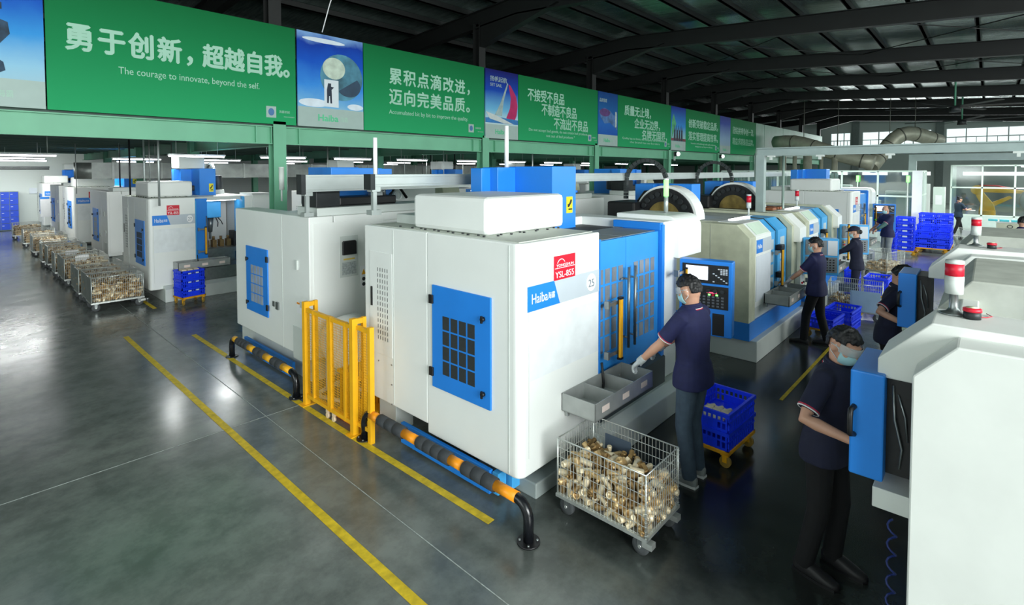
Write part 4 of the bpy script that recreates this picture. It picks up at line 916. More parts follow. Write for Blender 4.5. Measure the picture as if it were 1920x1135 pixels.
def wire_cart(label, loc, rz=0.0, sign=None):
    """wire basket on castors, long side along y"""
    t = thing('wire_cart', label, 'cart', loc, rz)
    w, l, z0, z1 = .25, .38, .165, .605; q = .0026
    def wall(axis, c, a, b, name, open_=None):
        mb = MB(); n = int(round((b-a)/.031))
        for i in range(n+1):
            u = a + (b-a)*i/n
            p, e = ((c, u, z0), (c, u, z1)) if axis == 'x' else ((u, c, z0), (u, c, z1)); mb.cyl(p, e, q, 5, caps=False)
        for k in range(7):
            z = z0 + (z1-z0)*k/6 if k else z0+.004
            p, e = ((c+.004, a, z), (c+.004, b, z)) if axis == 'x' else ((a, c+.004, z), (b, c+.004, z)); mb.cyl(p, e, q, 5, caps=False)
        return mb.build(name, ZINC, t)
    wall('x', -w, -l, l, 'wire_side'); wall('x', w, -l, l, 'wire_side'); wall('y', -l, -w, w, 'wire_side'); wall('y', l, -w, w, 'wire_side')
    MB().tube([(-w, -l, z1), (w, -l, z1), (w, l, z1), (-w, l, z1)], .006, 6, closed=True).build('rim', ZINC, t)
    for sx in (-1, 1):
        for sy in (-1, 1):
            mb = MB().tube([(sx*w, sy*l, z0-.01), (sx*w, sy*l, z1)], .007, 6)
            if sy < 0:
                for k in range(14): zz = z0+.02+(z1-z0-.04)*k/13; mb.tube([(sx*w+.011*math.cos(a), sy*l+.011*math.sin(a), zz) for a in (0, 1.57, 3.14, 4.71)], .0025, 4, closed=True)
            mb.build('corner_post', ZINC, t)
    mb = MB().box((-w-.012, -l-.012, z0-.025), (-w+.02, l+.012, z0)).box((w-.02, -l-.012, z0-.025), (w+.012, l+.012, z0)).box((-w, -l-.012, z0-.025), (w, -l+.02, z0)).box((-w, l-.02, z0-.025), (w, l+.012, z0)).box((-w, -l, z0-.006), (w, l, z0-.002))
    mb.build('base_frame', ZINC, t)
    mb = MB()
    for k in range(int(2*l/.031)): y = -l+.031*k+.015; mb.tube([(-w-.002, y-.008, z0), (-w-.006, y-.006, z0-.022), (-w-.006, y+.006, z0-.022), (-w-.002, y+.008, z0)], .003, 4)
    mb.build('wire_hem', ZINC, t)
    for sx in (-1, 1):
        for sy in (-1, 1): castor(t, sx*(w-.05), sy*(l-.06), z0-.025, brake=sy < 0)
    if sign: MB().box((sign[0], -l-.012, z0+.16), (sign[1], -l-.006, z1-.04)).build('paper_sign', PAPER, t)
    return t
def casting_mesh(kind, n=10):
    mb = MB(); L, r = ((.11, .025), (.085, .031), (.12, .021))[kind]; ri = r*.62
    mb.lathe((0, 0, -L/2), [(ri, .03), (ri, 0), (r*.86, 0), (r, .008), (r*(.92 if kind == 0 else .8), L*.5), (r*(1 if kind != 1 else .7), L-.006), (r*.88, L), (ri, L), (ri, L-.03), (.001, L-.031)], n)
    if kind == 0: mb.cyl((0, 0, -.01), (r*1.9, 0, -.01), r*.7, n)
    if kind == 1: mb.box((-r*.5, r*.5, -.03), (r*.5, r*1.5, .02))
    if kind == 2: mb.cyl((0, 0, .02), (0, r*2.1, .02), r*.75, n); mb.cyl((0, 0, -.03), (r*1.7, 0, -.03), r*.6, n)
    return mb
CAST = []
for k in range(3):
    for mm in (BRASS, BRASSL, BRASSD):
        o = casting_mesh(k).build('brass_casting', mm); CAST.append(o.data); bpy.data.objects.remove(o)
random.seed(11)
def rnd_rot(): return (random.uniform(0, PI), random.uniform(-.5, .5)+PI/2*random.choice((0, 1)), random.uniform(0, 2*PI))
def place_casting(p, label, group, rz0=0.0, sc=1.0):
    o = bpy.data.objects.new('brass_casting', random.choice(CAST)); C.objects.link(o); o.location = p; o.rotation_euler = rnd_rot(); o.scale = (sc,)*3
    return tag(o, label, 'casting', group)
def fill_individual(loc, rz, top, sides, label, group, s=1.0, dens=.068):
    M = Matrix.Translation(loc) @ Matrix.Rotation(rz, 4, 'Z'); w, l, z0 = .25*s, .38*s, .165*s
    def put(x, y, z): place_casting(M @ Vector((x, y, z)), label, group, rz, s)
    def heap(x, y): return top + .05*math.exp(-(x/.13)**2-(y/.2)**2) + random.uniform(-.02, .02)
    if '-x' in sides:
        for i in range(int(2*l/dens)):
            for k in range(int((top-z0)/.062)): put(-w+.042, -l+.05+dens*i+random.uniform(-.015, .015), z0+.035+.062*k)
    if '-y' in sides:
        for i in range(int(2*w/dens)):
            for k in range(int((top-z0)/.062)): put(-w+.06+dens*i+random.uniform(-.015, .015), -l+.042, z0+.035+.062*k)
    for i in range(int((2*w-.04)/.07)):
        for j in range(int((2*l-.04)/.072)):
            x, y = -w+.055+.07*i+random.uniform(-.015, .015), -l+.055+.072*j+random.uniform(-.015, .015); put(x, y, heap(x, y))
def pile_mesh(top=.44, n=230, seed=3):
    random.seed(seed); mb = MB(); w, l, z0 = .235, .365, .17
    mb.box((-w+.05, -l+.05, z0), (w-.05, l-.05, top-.06))
    for k in range(n):
        u = random.random(); h = top + .05*random.uniform(-1, 1)
        if u < .42: p = (random.uniform(-w+.03, w-.03), random.uniform(-l+.03, l-.03), h)
        elif u < .74: p = (random.choice((-1, 1))*(w-.03), random.uniform(-l+.04, l-.04), random.uniform(z0+.03, top))
        else: p = (random.uniform(-w+.04, w-.04), random.choice((-1, -1, 1))*(l-.03), random.uniform(z0+.03, top))
        st = len(mb.v); m2 = casting_mesh(random.randrange(3), 7); mi = random.randrange(3)
        R = Matrix.Translation(p) @ Matrix.Rotation(random.uniform(0, 6.28), 4, 'Z') @ Matrix.Rotation(random.uniform(.9, 2.0), 4, 'X')
        mb.add([R @ Vector(v) for v in m2.v], m2.f, True, mi)
    return mb
def core(loc, rz, top, label, s=1.0):
    o = MB().box((-.19*s, -.32*s, .168*s), (.19*s, .32*s, top-.05)).build('brass_casting_fill', BRASSD); o.location = loc; o.rotation_euler = (0, 0, rz); tag(o, label, 'castings', kind='stuff')
# front cart
CP = (3.46, 2.07, 0)
CART = wire_cart('wire cart full of brass castings in front of machine 25', CP)
fill_individual(CP, 0, .405, ('-x', '-y'), 'raw brass casting heaped in the front wire cart', 'brass castings in the front cart')
core(CP, 0, .40, 'inner mass of brass castings inside the front wire cart')
MB().box((.245, .02, .36), (.247, .26, .50)).build('grey_mesh_plate', mat('cart_plate', (70, 84, 100), .5), CART)
PILE = pile_mesh().build('brass_casting_pile', [BRASS, BRASSL, BRASSD]); PILE_ME = PILE.data; bpy.data.objects.remove(PILE)
SH = 1.08
rows = [12.78, 13.42, 14.06, 14.75, 16.0, 16.65, 17.3, 19.0, 19.65, 20.3, 22.2, 22.9, 25.0, 28.2]
ords = ['front', 'second', 'third', 'fourth', 'fifth', 'sixth', 'seventh', 'eighth', 'ninth', 'tenth', 'eleventh', 'twelfth', 'thirteenth', 'last']
for i, y in enumerate(rows):
    x = 2.27 + (0.0, .02, -.01, .03, .0, .02, -.02, .02, -.03, .03, 0, .04, 0, -.05)[i]
    c = dup(CART, (x, y, 0), PI/2, label='wire cart of brass castings in the corridor row, %s from the camera' % (ords[i] + ('' if i else ' one and nearest')), scale=SH)
    for ch in list(c.children):
        if ch.name.startswith('grey_mesh_plate'): bpy.data.objects.remove(ch)
    for sx, nm in (((-.255, -.247), 'left'),):   # galvanised end sheet on the corridor side
        MB().box((-.25, .385, .17), (.25, .39, .60)).build('end_sheet', GALV, c)
    if i == 0:
        fill_individual((x, y, 0), 0, .50, (), 'raw brass casting heaped in the first corridor cart', 'brass castings in the first corridor cart', 1.0) if False else None
        M0 = (x, y, 0); lab = 'raw brass casting heaped in the nearest corridor cart'; grp = 'brass castings in the nearest corridor cart'
        for a in range(11):
            for k in range(4): place_casting((x-.36+.072*a+random.uniform(-.01, .01), y-.215, .225+.066*k), lab, grp)
        for a in range(10):
            for b in range(4): place_casting((x-.34+.075*a+random.uniform(-.015, .015), y-.17+.11*b, .50+random.uniform(-.02, .03)), lab, grp)
        o = MB().box((x-.35, y-.19, .185), (x+.35, y+.22, .47)).build('brass_casting_fill', BRASSD); tag(o, 'inner mass of brass castings inside the nearest corridor cart', 'castings', kind='stuff')
    else:
        o = bpy.data.objects.new('brass_casting_pile', PILE_ME); C.objects.link(o); o.location = (x, y, 0); o.rotation_euler = (0, 0, PI/2); o.scale = (SH,)*3
        tag(o, 'heap of brass castings in the %s corridor cart' % ords[i], 'castings', kind='stuff')
    if i in (4, 6): MB().box((.26, -.1, .42), (.266, .14, .58)).build('paper_sign', PAPER, c)
    if i in (5,): MB().box((-.262, -.1, .46), (-.256, .1, .6)).build('paper_sign', PAPER, c)
def aisle_cart(label, pl, loc, rz, plate=True):
    c = dup(CART, loc, rz, label=label, scale=1.08)
    o = bpy.data.objects.new('brass_casting_pile', PILE_ME); C.objects.link(o); o.location = loc; o.rotation_euler = (0, 0, rz); o.scale = (1.05, 1.05, .75); tag(o, pl, 'castings', kind='stuff'); return c
c2 = aisle_cart('wire cart half full of castings between the first two aisle workers', 'heap of castings in the cart behind the black-trousered worker', (11.35, 1.78, 0), math.radians(6))
MB().box((-.262, -.36, .14), (-.255, .06, .50)).box((-.268, -.34, .16), (-.262, .04, .48)).build('framed_sheet', mat('blue_framed_sheet', (150, 176, 200), .4), c2)
aisle_cart('wire cart of castings farther down the aisle before the masked worker', 'heap of castings in the farther aisle cart', (16.3, 1.95, 0), math.radians(70))

def crate_mesh(L=.60, W_=.40, H=.17):
    mb = MB(); a, b = L/2, W_/2; t = .012
    mb.box((-a+.01, -b+.01, 0), (a-.01, b-.01, .006))
    for s in (-1, 1):
        for z0, z1, e in ((0, .022, 0), (H-.035, H, .012), (H*.5-.008, H*.5+.008, .004)):
            mb.box((-a-e, s*(b+e), z0), (a+e, s*(b-t), z1)); mb.box((s*(a+e), -b-e, z0), (s*(a-t), b+e, z1))
        n = 13
        for k in range(n): x = -a+.02+(L-.04)*k/(n-1); mb.box((x-.008, s*(b+.003), 0), (x+.008, s*(b-.008), H-.01))
        n = 9
        for k in range(n): y = -b+.02+(W_-.04)*k/(n-1); mb.box((s*(a+.003), y-.008, 0), (s*(a-.008), y+.008, H-.01))
        mb.box((-a*.55, s*b*.995, .02), (a*.55, s*(b-.006), H*.5)); mb.box((s*a*.995, -b*.45, .02), (s*(a-.006), b*.45, H*.5))
    return mb
_c = crate_mesh().build('plastic_crate', CRATE); CRATE_ME = _c.data; bpy.data.objects.remove(_c)
LABELM = mat('crate_label', (206, 220, 240), .6)
def crate(label, loc, rz=0.0, scale=(1, 1, 1), group=None):
    o = bpy.data.objects.new('plastic_crate', CRATE_ME); C.objects.link(o); o.location = loc; o.rotation_euler = (0, 0, rz); o.scale = scale
    return tag(o, label, 'crate', group)
def crate_label(par, n=2):
    for k in range(n): MB().box((-.14+.2*k, -.206, .10), (-.06+.2*k, -.200, .125)).build('paper_label', LABELM, par)
def dolly(label, loc, rz=0.0, L=.62, W_=.42):
    t = thing('crate_dolly', label, 'dolly', loc, rz); a, b = L/2, W_/2
    MB().box((-a, -b, .13), (a, -b+.04, .165)).box((-a, b-.04, .13), (a, b, .165)).box((-a, -b, .13), (-a+.04, b, .165)).box((a-.04, -b, .13), (a, b, .165)).box((-.03, -b, .13), (.03, b, .16)).build('frame', mat('dolly_yellow', (226, 160, 26), .5, var=.12), t, .004)
    for sx in (-1, 1):
        for sy in (-1, 1):
            c = MB().box((sx*(a-.05)-.03, sy*(b-.05)-.035, .11), (sx*(a-.05)+.03, sy*(b-.05)+.035, .13)).box((sx*(a-.05)-.026, sy*(b-.05)-.02, .05), (sx*(a-.05)-.02, sy*(b-.05)+.02, .12)).box((sx*(a-.05)+.02, sy*(b-.05)-.02, .05), (sx*(a-.05)+.026, sy*(b-.05)+.02, .12)).build('castor', YELLOW, t)
            MB().cyl((sx*(a-.05)-.016, sy*(b-.05), .052), (sx*(a-.05)+.016, sy*(b-.05), .052), .052, 16).build('wheel', mat('yellowed_wheel', (150, 120, 50), .6), c)
    return t
D1 = dolly('yellow dolly with blue crates behind the front worker\'s legs', (5.02, 1.86, 0), math.radians(-3))
crate('lower blue crate on the dolly behind the front worker', (5.02, 1.86, .166), math.radians(-3))
k1 = crate('upper blue crate with shiny parts, on the dolly behind the front worker', (5.02, 1.86, .338), math.radians(-3))
for i in range(6):
    for j in range(3):
        tag(o := bpy.data.objects.new('turned_part', CAST[1]), 'shiny turned part lying in the blue crate behind the front worker', 'part', 'turned parts in the upper blue crate'); C.objects.link(o)
        o.location = (4.80+.045*i, 1.80+.08*j, .40); o.rotation_euler = (PI/2, 0, .2*i); o.scale = (.8,)*3
D2 = dup(D1, (3.36, 12.02, 0), math.radians(8), label='small yellow dolly under three blue crates by the open-door machine', scale=(.72, 1.0, 1))
for k, nm in enumerate(('bottom', 'middle', 'top')):
    c = crate('%s blue crate of three beside the open-door machine under the mezzanine' % nm, (3.36, 12.02, .166+.176*k), math.radians(8), (.72, .9, 1.02)); crate_label(c)
for k in range(3): tag(MB().box((3.2+.11*k, 11.92, .66), (3.29+.11*k, 12.1, .70)).build('metal_block', BRASSL), 'flat pale metal block in the top crate by the open-door machine', 'part', 'metal blocks in the top crate')
D3 = dup(D1, (9.75, 1.95, 0), math.radians(-4), label='yellow dolly with an open crate at the black-trousered worker\'s feet')
crate('open blue crate on the dolly at the black-trousered worker\'s feet', (9.75, 1.95, .166), math.radians(-4), (1.05, 1, 1))
for k in range(2): crate('%s blue crate standing behind the dolly in the aisle' % ('lower', 'upper')[k], (10.45, 1.82, .176*k), math.radians(-4), (1.05, 1, 1))
D4 = dup(D1, (13.1, 1.66, 0), 0, label='yellow dolly beside the capped woman with two crates')
for k in range(2): crate('%s blue crate on the dolly beside the capped woman' % ('lower', 'upper')[k], (13.1, 1.66, .166+.176*k), 0)
for k in range(3): crate('%s blue crate of the low stack at the base of the farther chamfered machine' % ('bottom', 'middle', 'top')[k], (13.65, 2.2, .176*k), 0, (.8, .6, 1))
D5 = dup(D1, (20.9, 1.96, 0), PI/2*0, label='yellow dolly under the single tall crate stack past the masked worker', scale=(1.1, 1.6, 1))
for k in (0, 1, 2, 5, 6, 7):
    c = crate('blue crate %s in the single tall stack past the masked worker' % ('at the very bottom', 'second from the bottom', 'third from the bottom', 'fourth from the bottom', 'fourth from the top', 'third from the top', 'second from the top', 'at the very top')[k], (20.9, 1.96, .166+.176*(k if k < 3 else k-2)), PI/2, (.78, 1.45, 1))
    MB().box((-.302, -.06, .07), (-.306, .06, .12)).build('paper_label', LABELM, c) if False else MB().box((.06, .2, .07), (-.1, .206, .12)).build('paper_label', LABELM, c)
D6 = dup(D1, (22.75, 1.34, 0), 0, label='long yellow dolly under the wide crate stack near the glass booths', scale=(3.2, 2.25, 1))
nm_ = ('bottom', 'second', 'third', 'fourth', 'fifth', 'sixth', 'seventh')
for col, (cx_, cy_, n_) in enumerate(((22.1, 1.57, 3), (22.1, 1.11, 3), (22.75, 1.57, 4), (22.75, 1.11, 4), (23.4, 1.57, 6), (23.4, 1.11, 6))):
    for k in range(n_):
        c = crate('%s blue crate of the %s column in the wide stack by the booths' % (nm_[k], ('front left', 'front right', 'middle left', 'middle right', 'rear left', 'rear right')[col]), (cx_, cy_, .166+.176*k), 0, (1.0, 1.12, 1))
for k in range(5): crate('%s blue crate of the stack behind the masked worker\'s machine panel' % nm_[k], (19.0, 2.15, .176*k), 0, (.9, .8, 1))

# striped tube barriers
def barrier(label, x, ya, yb, bands, band_mat):
    t = thing('floor_barrier', label, 'barrier', (x, ya, 0)); L = yb-ya; z = .285; r = .042; R = .12
    bend = lambda y0, s: [(0, y0, .0), (0, y0, z-R)] + [(0, y0+s*(R-R*math.cos(PI/2*k/6)), z-R+R*math.sin(PI/2*k/6)) for k in range(1, 7)]
    pts = bend(0, 1) + bend(L, -1)[::-1]
    MB().tube(pts, r*.92, 14).build('tube', mat('black_gloss_paint', (22, 24, 28), .25, var=.2), t)
    for y in (0, L): 
        pl = MB().cyl((0, y, 0), (0, y, .012), .085, 20).build('base_plate', BLACK, t)
        mb = MB(); 
        for a in range(4): mb.cyl((.065*math.cos(a*1.57+.7), y+.065*math.sin(a*1.57+.7), .012), (.065*math.cos(a*1.57+.7), y+.065*math.sin(a*1.57+.7), .022), .009, 6)
        mb.build('bolt', STEEL, pl)
    for a, b, kind in bands:
        if kind: MB().cyl((0, a, z), (0, b, z), r*.98, 16).build('painted_band', band_mat, t)
        else:
            mb = MB(); n = max(2, int((b-a)/.1))
            for k in range(n): u0, u1 = a+(b-a)*k/n, a+(b-a)*(k+1)/n; mb.lathe((0, u0, z), [(r*1.0, 0), (r*1.28, .004), (r*1.28, u1-u0-.006), (r*1.2, u1-u0)], 16, 'y')
            mb.build('foam_sleeve', RUBBER, t)
    return t
barrier('orange and black tube barrier on the floor beside machine 25', 2.81, 2.41, 4.58, [(.11, .33, 1), (.33, .69, 0), (.69, .86, 1), (.86, 1.29, 0), (1.29, 1.51, 1), (1.51, 1.90, 0), (1.90, 2.05, 1)], ORANGE)
barrier('yellow and black tube barrier on the floor beside the rear machine', 2.78, 6.02, 8.06, [(.13, .36, 1), (.36, .64, 0), (.64, .88, 1), (.88, 1.18, 0), (1.18, 1.40, 1), (1.40, 1.80, 0), (1.80, 1.93, 1)], YELLOW)

# yellow folding mesh gate across the gap between the machines
g = thing('mesh_gate', 'yellow folding mesh gate closing the gap between two machines', 'gate', (2.78, 4.7, 0))
GY = mat('gate_yellow', (238, 176, 22), .45, var=.08)
for y in (0.0, 1.03): MB().box((-.03, y, 0), (.03, y+.06, 1.20)).box((.031, y+.011, 1.14), (.099, y+.049, 1.192)).box((.10, y+.01, 0), (.14, y+.05, 1.196)).box((-.07, y-.03, 0), (.16, y+.09, .012)).build('post', GY, g)
def leaf(y0, y1, x, nm, ends=True):
    f = MB().box((x-.018, y0, 1.09), (x+.018, y1, 1.13)).box((x-.018, y0, .10), (x+.018, y1, .14))
    for yy in ((y0, y1-.032) if ends else ()): f.box((x-.02, yy-.001, .098), (x+.02, yy+.033, 1.133))
    f = f.build(nm, GY, g); mb = MB(); y = y0+.03
    while y < y1-.02: mb.box((x-.0014, y-.0016, .14), (x+.0014, y+.0016, 1.09)); y += .027
    z = .165
    while z < 1.09: mb.box((x-.0014, y0+.01, z-.0016), (x+.0014, y1-.01, z+.0016)); z += .027
    mb.build('wire_mesh', GY, f)
    if ends: m = MB(); yc = y1-.06 if y0 < .4 else y0+.06; m.box((x-.015, yc-.02, .06), (x+.015, yc+.02, .10)).cyl((x-.012, yc, .03), (x+.012, yc, .03), .03, 14).build('castor', mat('cream_castor', (220, 200, 170), .5), f)
    return f
leaf(.17, .50, .0, 'gate_leaf'); leaf(.51, .88, .0, 'gate_leaf'); leaf(.06, .17, .0, 'gate_leaf', False); leaf(.88, 1.03, .0, 'gate_leaf', False)
leaf(-.22, -.0, .03, 'gate_leaf', False)
MB().box((.0, -.27, .0), (.05, -.22, 1.16)).build('post', GY, g)
# things standing in the gap behind the gate
f = thing('drum_fan', 'white industrial drum fan with round slatted guard behind the yellow gate', 'fan', (3.24, 5.60, 0), math.radians(20))
MB().lathe((0, 0, .72), [(.30, -.14), (.34, -.15), (.345, .0), (.33, .15), (.30, .15)], 32, 'x').build('drum', WHITE, f)
mb = MB()
for k in range(1, 9): mb.tube([(-.15-.03*(1-k/9), .036*k*math.cos(a), .72+.036*k*math.sin(a)) for a in [2*PI*i/28 for i in range(28)]], .004, 5, closed=True)
for k in range(10): a = 2*PI*k/10; mb.tube([(-.18, .03*math.cos(a), .72+.03*math.sin(a)), (-.152, .33*math.cos(a), .72+.33*math.sin(a))], .004, 5)
mb.build('guard', PAPER, f)
MB().cyl((-.1, 0, .72), (.12, 0, .72), .07, 16).build('motor', LGREY, f)
mb = MB()
for k in range(4): a = 2*PI*k/4; mb.loft([[(.02, .07*math.cos(a)-.02*math.sin(a), .72+.07*math.sin(a)+.02*math.cos(a)), (-.02, .07*math.cos(a)+.02*math.sin(a), .72+.07*math.sin(a)-.02*math.cos(a)), (-.025, .07*math.cos(a)+.02*math.sin(a), .72+.07*math.sin(a)-.02*math.cos(a)), (.015, .07*math.cos(a)-.02*math.sin(a), .72+.07*math.sin(a)+.02*math.cos(a))], [(.05, .29*math.cos(a)-.08*math.sin(a), .72+.29*math.sin(a)+.08*math.cos(a)), (-.05, .29*math.cos(a)+.08*math.sin(a), .72+.29*math.sin(a)-.08*math.cos(a)), (-.055, .29*math.cos(a)+.08*math.sin(a), .72+.29*math.sin(a)-.08*math.cos(a)), (.045, .29*math.cos(a)-.08*math.sin(a), .72+.29*math.sin(a)+.08*math.cos(a))]])
mb.build('blade', LGREY, f)
MB().box((-.2, -.38, .03), (.2, -.34, .07)).box((-.2, .34, .03), (.2, .38, .07)).box((-.02, -.38, .05), (.02, -.35, .74)).box((-.02, .35, .05), (.02, .38, .74)).build('stand', LGREY, f)
mb = MB(); mb.box((-.21, -.40, .0), (-.17, .40, .03)).box((.17, -.40, 0), (.21, .40, .03)); mb.build('foot', LGREY, f)
f.scale = (.92, .92, .92)
cb = thing('slatted_bin', 'yellow slatted bin on the floor behind the mesh gate', 'bin', (3.06, 5.02, 0))
mb = MB()
for k in range(7): mb.box((-.18, -.20+.055*k, .10), (-.165, -.165+.055*k, .55)); mb.box((.165, -.20+.055*k, .10), (.18, -.165+.055*k, .55))
mb.box((-.19, -.21, .50), (.19, .21, .53)).box((-.19, -.21, .06), (.19, .21, .10)); mb.build('slats', GY, cb); MB().box((-.2, -.22, 0), (.2, .22, .06)).build('base', mat('orange_base', (226, 110, 20), .5), cb)
tk = thing('coolant_tank', 'small pale grey tank with a dark lid on the floor by machine 25', 'tank', (3.20, 4.60, 0))
MB().box((-.10, -.14, 0), (.12, .16, .29)).build('tank_body', LGREY, tk, .006); MB().box((-.09, -.13, .29), (.11, .15, .30)).build('lid', DARK, tk); MB().cyl((-.01, -.02, .30), (-.01, -.02, .315), .035, 14).build('filler_cap', BLACK, tk)

# ---------------------------------------------------------------- overhead rails, poles, frames
def rail(label, x0, x1, y, z0, z1, posts, foot):
    t = thing('cable_rail', label, 'rail', (x0, y, 0)); L = x1-x0
    MB().box((0, -.06, z0), (L, .06, z1)).box((0, -.064, z0+.02), (L, -.06, z0+.028)).box((0, -.064, z1-.03), (L, -.06, z1-.022)).build('profile', ALU, t, .004)
    MB().box((-.05, -.066, z0-.03), (.005, .066, z1+.004)).build('end_cap', DARK, t)
    for px_ in posts: MB().box((px_-.022, -.022, foot), (px_+.022, .022, z0)).box((px_-.06, -.05, foot), (px_+.06, .05, foot+.05)).box((px_-.05, -.05, z0-.05), (px_+.05, .05, z0)).build('post', ALU, t)
    return t
rail('long aluminium cable rail over the back edge of machine 25', 3.05, 22, 4.80, 2.53, 2.66, (.03, 2.6), 2.235)
rail('aluminium cable rail over the rear machine with the dark filter panel', 2.98, 9, 6.20, 2.44, 2.65, (.05,), 2.135)
tag(MB().cyl((3.10, 4.80, 2.66), (3.10, 4.80, 3.05), .022, 12).build('conduit_pole', PAPER), 'white conduit pole rising from the near end of the long rail', 'pole')
tag(MB().cyl((4.60, 4.30, 2.74), (4.60, 4.30, 3.24), .026, 12).build('conduit_pole', PAPER), 'white conduit pole rising behind the blue column of machine 25', 'pole')
p = thing('signal_lamp', 'tall lit green signal lamp on the side cover of machine 25', 'lamp', (6.05, 2.95, 2.185))
MB().cyl((0, 0, 0), (0, 0, .20), .026, 14).build('pole', ALU, p); MB().cyl((0, 0, .20), (0, 0, .40), .03, 14).build('green_lens', GREENL, p); MB().cyl((0, 0, .40), (0, 0, .42), .03, 14).build('cap', PAPER, p)
tag(MB().cyl((11.2, 3.0, 1.95), (11.2, 3.0, 3.06), .025, 10).build('conduit_pole', mat('grey_green_pole', (130, 150, 142), .5)), 'grey pole standing on the farther chamfered machine', 'pole')
tag(MB().cyl((14.0, 4.4, 0), (14.0, 4.4, 3.15), .03, 10).build('conduit_pole', mat('grey_green_pole', (130, 150, 142), .5)), 'grey pole behind the second tool magazine', 'pole')
GF = mat('grey_gantry_paint', (150, 166, 164), .45, var=.06)
t = thing('steel_gantry', 'long grey steel gantry beam crossing above the aisle', 'gantry', (10.46, 0, 0))
MB().box((-.06, -7, 2.98), (.06, 3.26, 3.0)).box((-.06, -7, 3.11), (.06, 3.26, 3.13)).box((-.012, -7, 3.0), (.012, 3.26, 3.11)).build('beam', GF, t); MB().box((-.07, 3.12, 0), (.07, 3.26, 2.98)).build('post', GF, t)
mb = MB()
for y in (3.0, 2.2, 1.2, -.3): mb.box((-.09, y-.06, 2.95), (.0, y+.06, 2.98)).box((-.09, y-.02, 2.90), (-.05, y+.02, 2.95))
mb.build('clamp', LGREY, t)
t = thing('steel_gantry', 'lower grey steel gantry beam with a post near the booths', 'gantry', (26.8, 0, 0))
MB().box((-.1, -7, 3.10), (.1, 2.45, 3.36)).build('beam', GF, t); MB().box((-.12, 2.2, 0), (.12, 2.45, 3.10)).build('post', GF, t)
# lamps and hangers below the mezzanine
t = thing('signal_lamp', 'grey unlit stack lamp on a pole on the roof of the rear machine', 'lamp', (3.62, 8.25, 2.24)); MB().cyl((0, 0, -.02), (0, 0, .16), .014, 8).build('pole', LGREY, t); MB().cyl((0, 0, .16), (0, 0, .50), .04, 14).cyl((0, 0, .50), (0, 0, .52), .042, 14).build('lens', mat('frosted_lens', (206, 214, 208), .4), t)
tag(MB().tube([(5.62, 10.7, 5.69), (5.75, 10.6, 6.3), (5.95, 10.5, 7.0)], .012, 6).build('hanging_wire', PAPER), 'thin pale wire rising from the globe banner to the roof', 'wire')
for k_, (x_, z_) in enumerate(((3.2, 5.74), (6.55, 5.74), (16.95, 5.70), (19.6, 5.70))):
    t = thing('strip_lamp', ('lit strip lamp peeking over the first green banner', 'lit strip lamp peeking over the globe banner', 'lit strip lamp peeking over the clasped hands banner', 'lit strip lamp peeking over the fourth green banner')[k_], 'lamp', (x_, 11.45, z_)); MB().cyl((-.35, 0, .02), (.35, 0, .02), .03, 8).build('tube', WORKL, t); MB().box((-.38, -.02, -.06), (.38, .06, 0.0)).box((-.03, -.02, -2.0), (.03, .04, -.06)).build('bracket', LGREY, t)
lamps = [(-1.2, 14.0), (-1.0, 17.5), (1.2, 16.0), (1.4, 20.0), (1.9, 24.5), (-.9, 25.0), (4.2, 14.2), (6.3, 14.2), (8.4, 14.2), (10.6, 14.2), (4.0, 19), (6.4, 19.2), (8.8, 19.2), (11.2, 19.2), (13.6, 19.2), (13.2, 14.2), (15.7, 14.2), (18.2, 14.2), (21, 14.2), (5.2, 25), (8, 25), (11, 25), (14, 25), (17, 25), (17.6, 19.2), (20.6, 19.2), (24, 14.2), (27, 14.2), (30, 14.2), (24, 19.2), (28, 19.2)]
lt = thing('tube_lamp', 'lit white tube lamp hanging below the mezzanine', 'lamp', (*lamps[0], 0), 0, 'tube lamps below the mezzanine')
MB().box((-.62, -.05, 3.06), (.62, .05, 3.10)).build('housing', PAPER, lt); MB().cyl((-.6, 0, 3.045), (.6, 0, 3.045), .017, 10).build('tube', TUBEM, lt)
MB().cyl((-.45, 0, 3.1), (-.45, 0, 3.6), .008, 6).cyl((.45, 0, 3.1), (.45, 0, 3.6), .008, 6).build('hanger', ALU, lt)
for p_ in lamps[1:]: dup(lt, (*p_, 0), group='tube lamps below the mezzanine')
random.seed(21)
for k in range(26):
    x = random.uniform(2.5, 20); y = random.choice((12.4, 13.0, 15.5, 18.0, 20.5)) + random.uniform(-.3, .3)
    tag(MB().cyl((x, y, random.choice((2.0, 2.2, 2.5))), (x, y, 3.58), random.choice((.012, .02, .028)), 8).build('drop_pipe', random.choice((ALU, ALU, GALV, DARK))), 'thin vertical supply pipe dropping from the mezzanine ceiling', 'pipe', 'supply pipes below the mezzanine')
for k, (x, z0, lab) in enumerate(((2.0, 2.0, 'tall black pipe above the grey machine in the corridor'), (2.55, 2.0, 'paired pipe near the corridor end'))):
    tag(MB().cyl((x+1.1, 15.5+4*k, z0), (x+1.1, 15.5+4*k, 3.5), .02, 8).build('drop_pipe', BLACK), lab, 'pipe')
dk = thing('air_duct', 'large rounded galvanised air duct under the mezzanine', 'duct', (0, 20.6, 0))
MB().box((3.1, -.3, 2.45), (22, .45, 2.95)).cyl((3.1, .075, 2.45), (3.1, .075, 2.95), .375, 24).build('sheet', GALV, dk)
for k in range(14): B('flange', (3.6+1.3*k, -.32, 2.43), (3.66+1.3*k, .47, 2.97), mat('duct_flange', (176, 182, 178), .5, .5), dk)
t = thing('supply_pipe', 'pair of dark pipes running along the far end wall', 'pipe', (0, 30.5, 0))
MB().cyl((-4, 0, 2.86), (3.2, 0, 2.86), .03, 8).cyl((-4, .1, 2.78), (3.2, .1, 2.78), .03, 8).build('pipe_run', DARK, t)
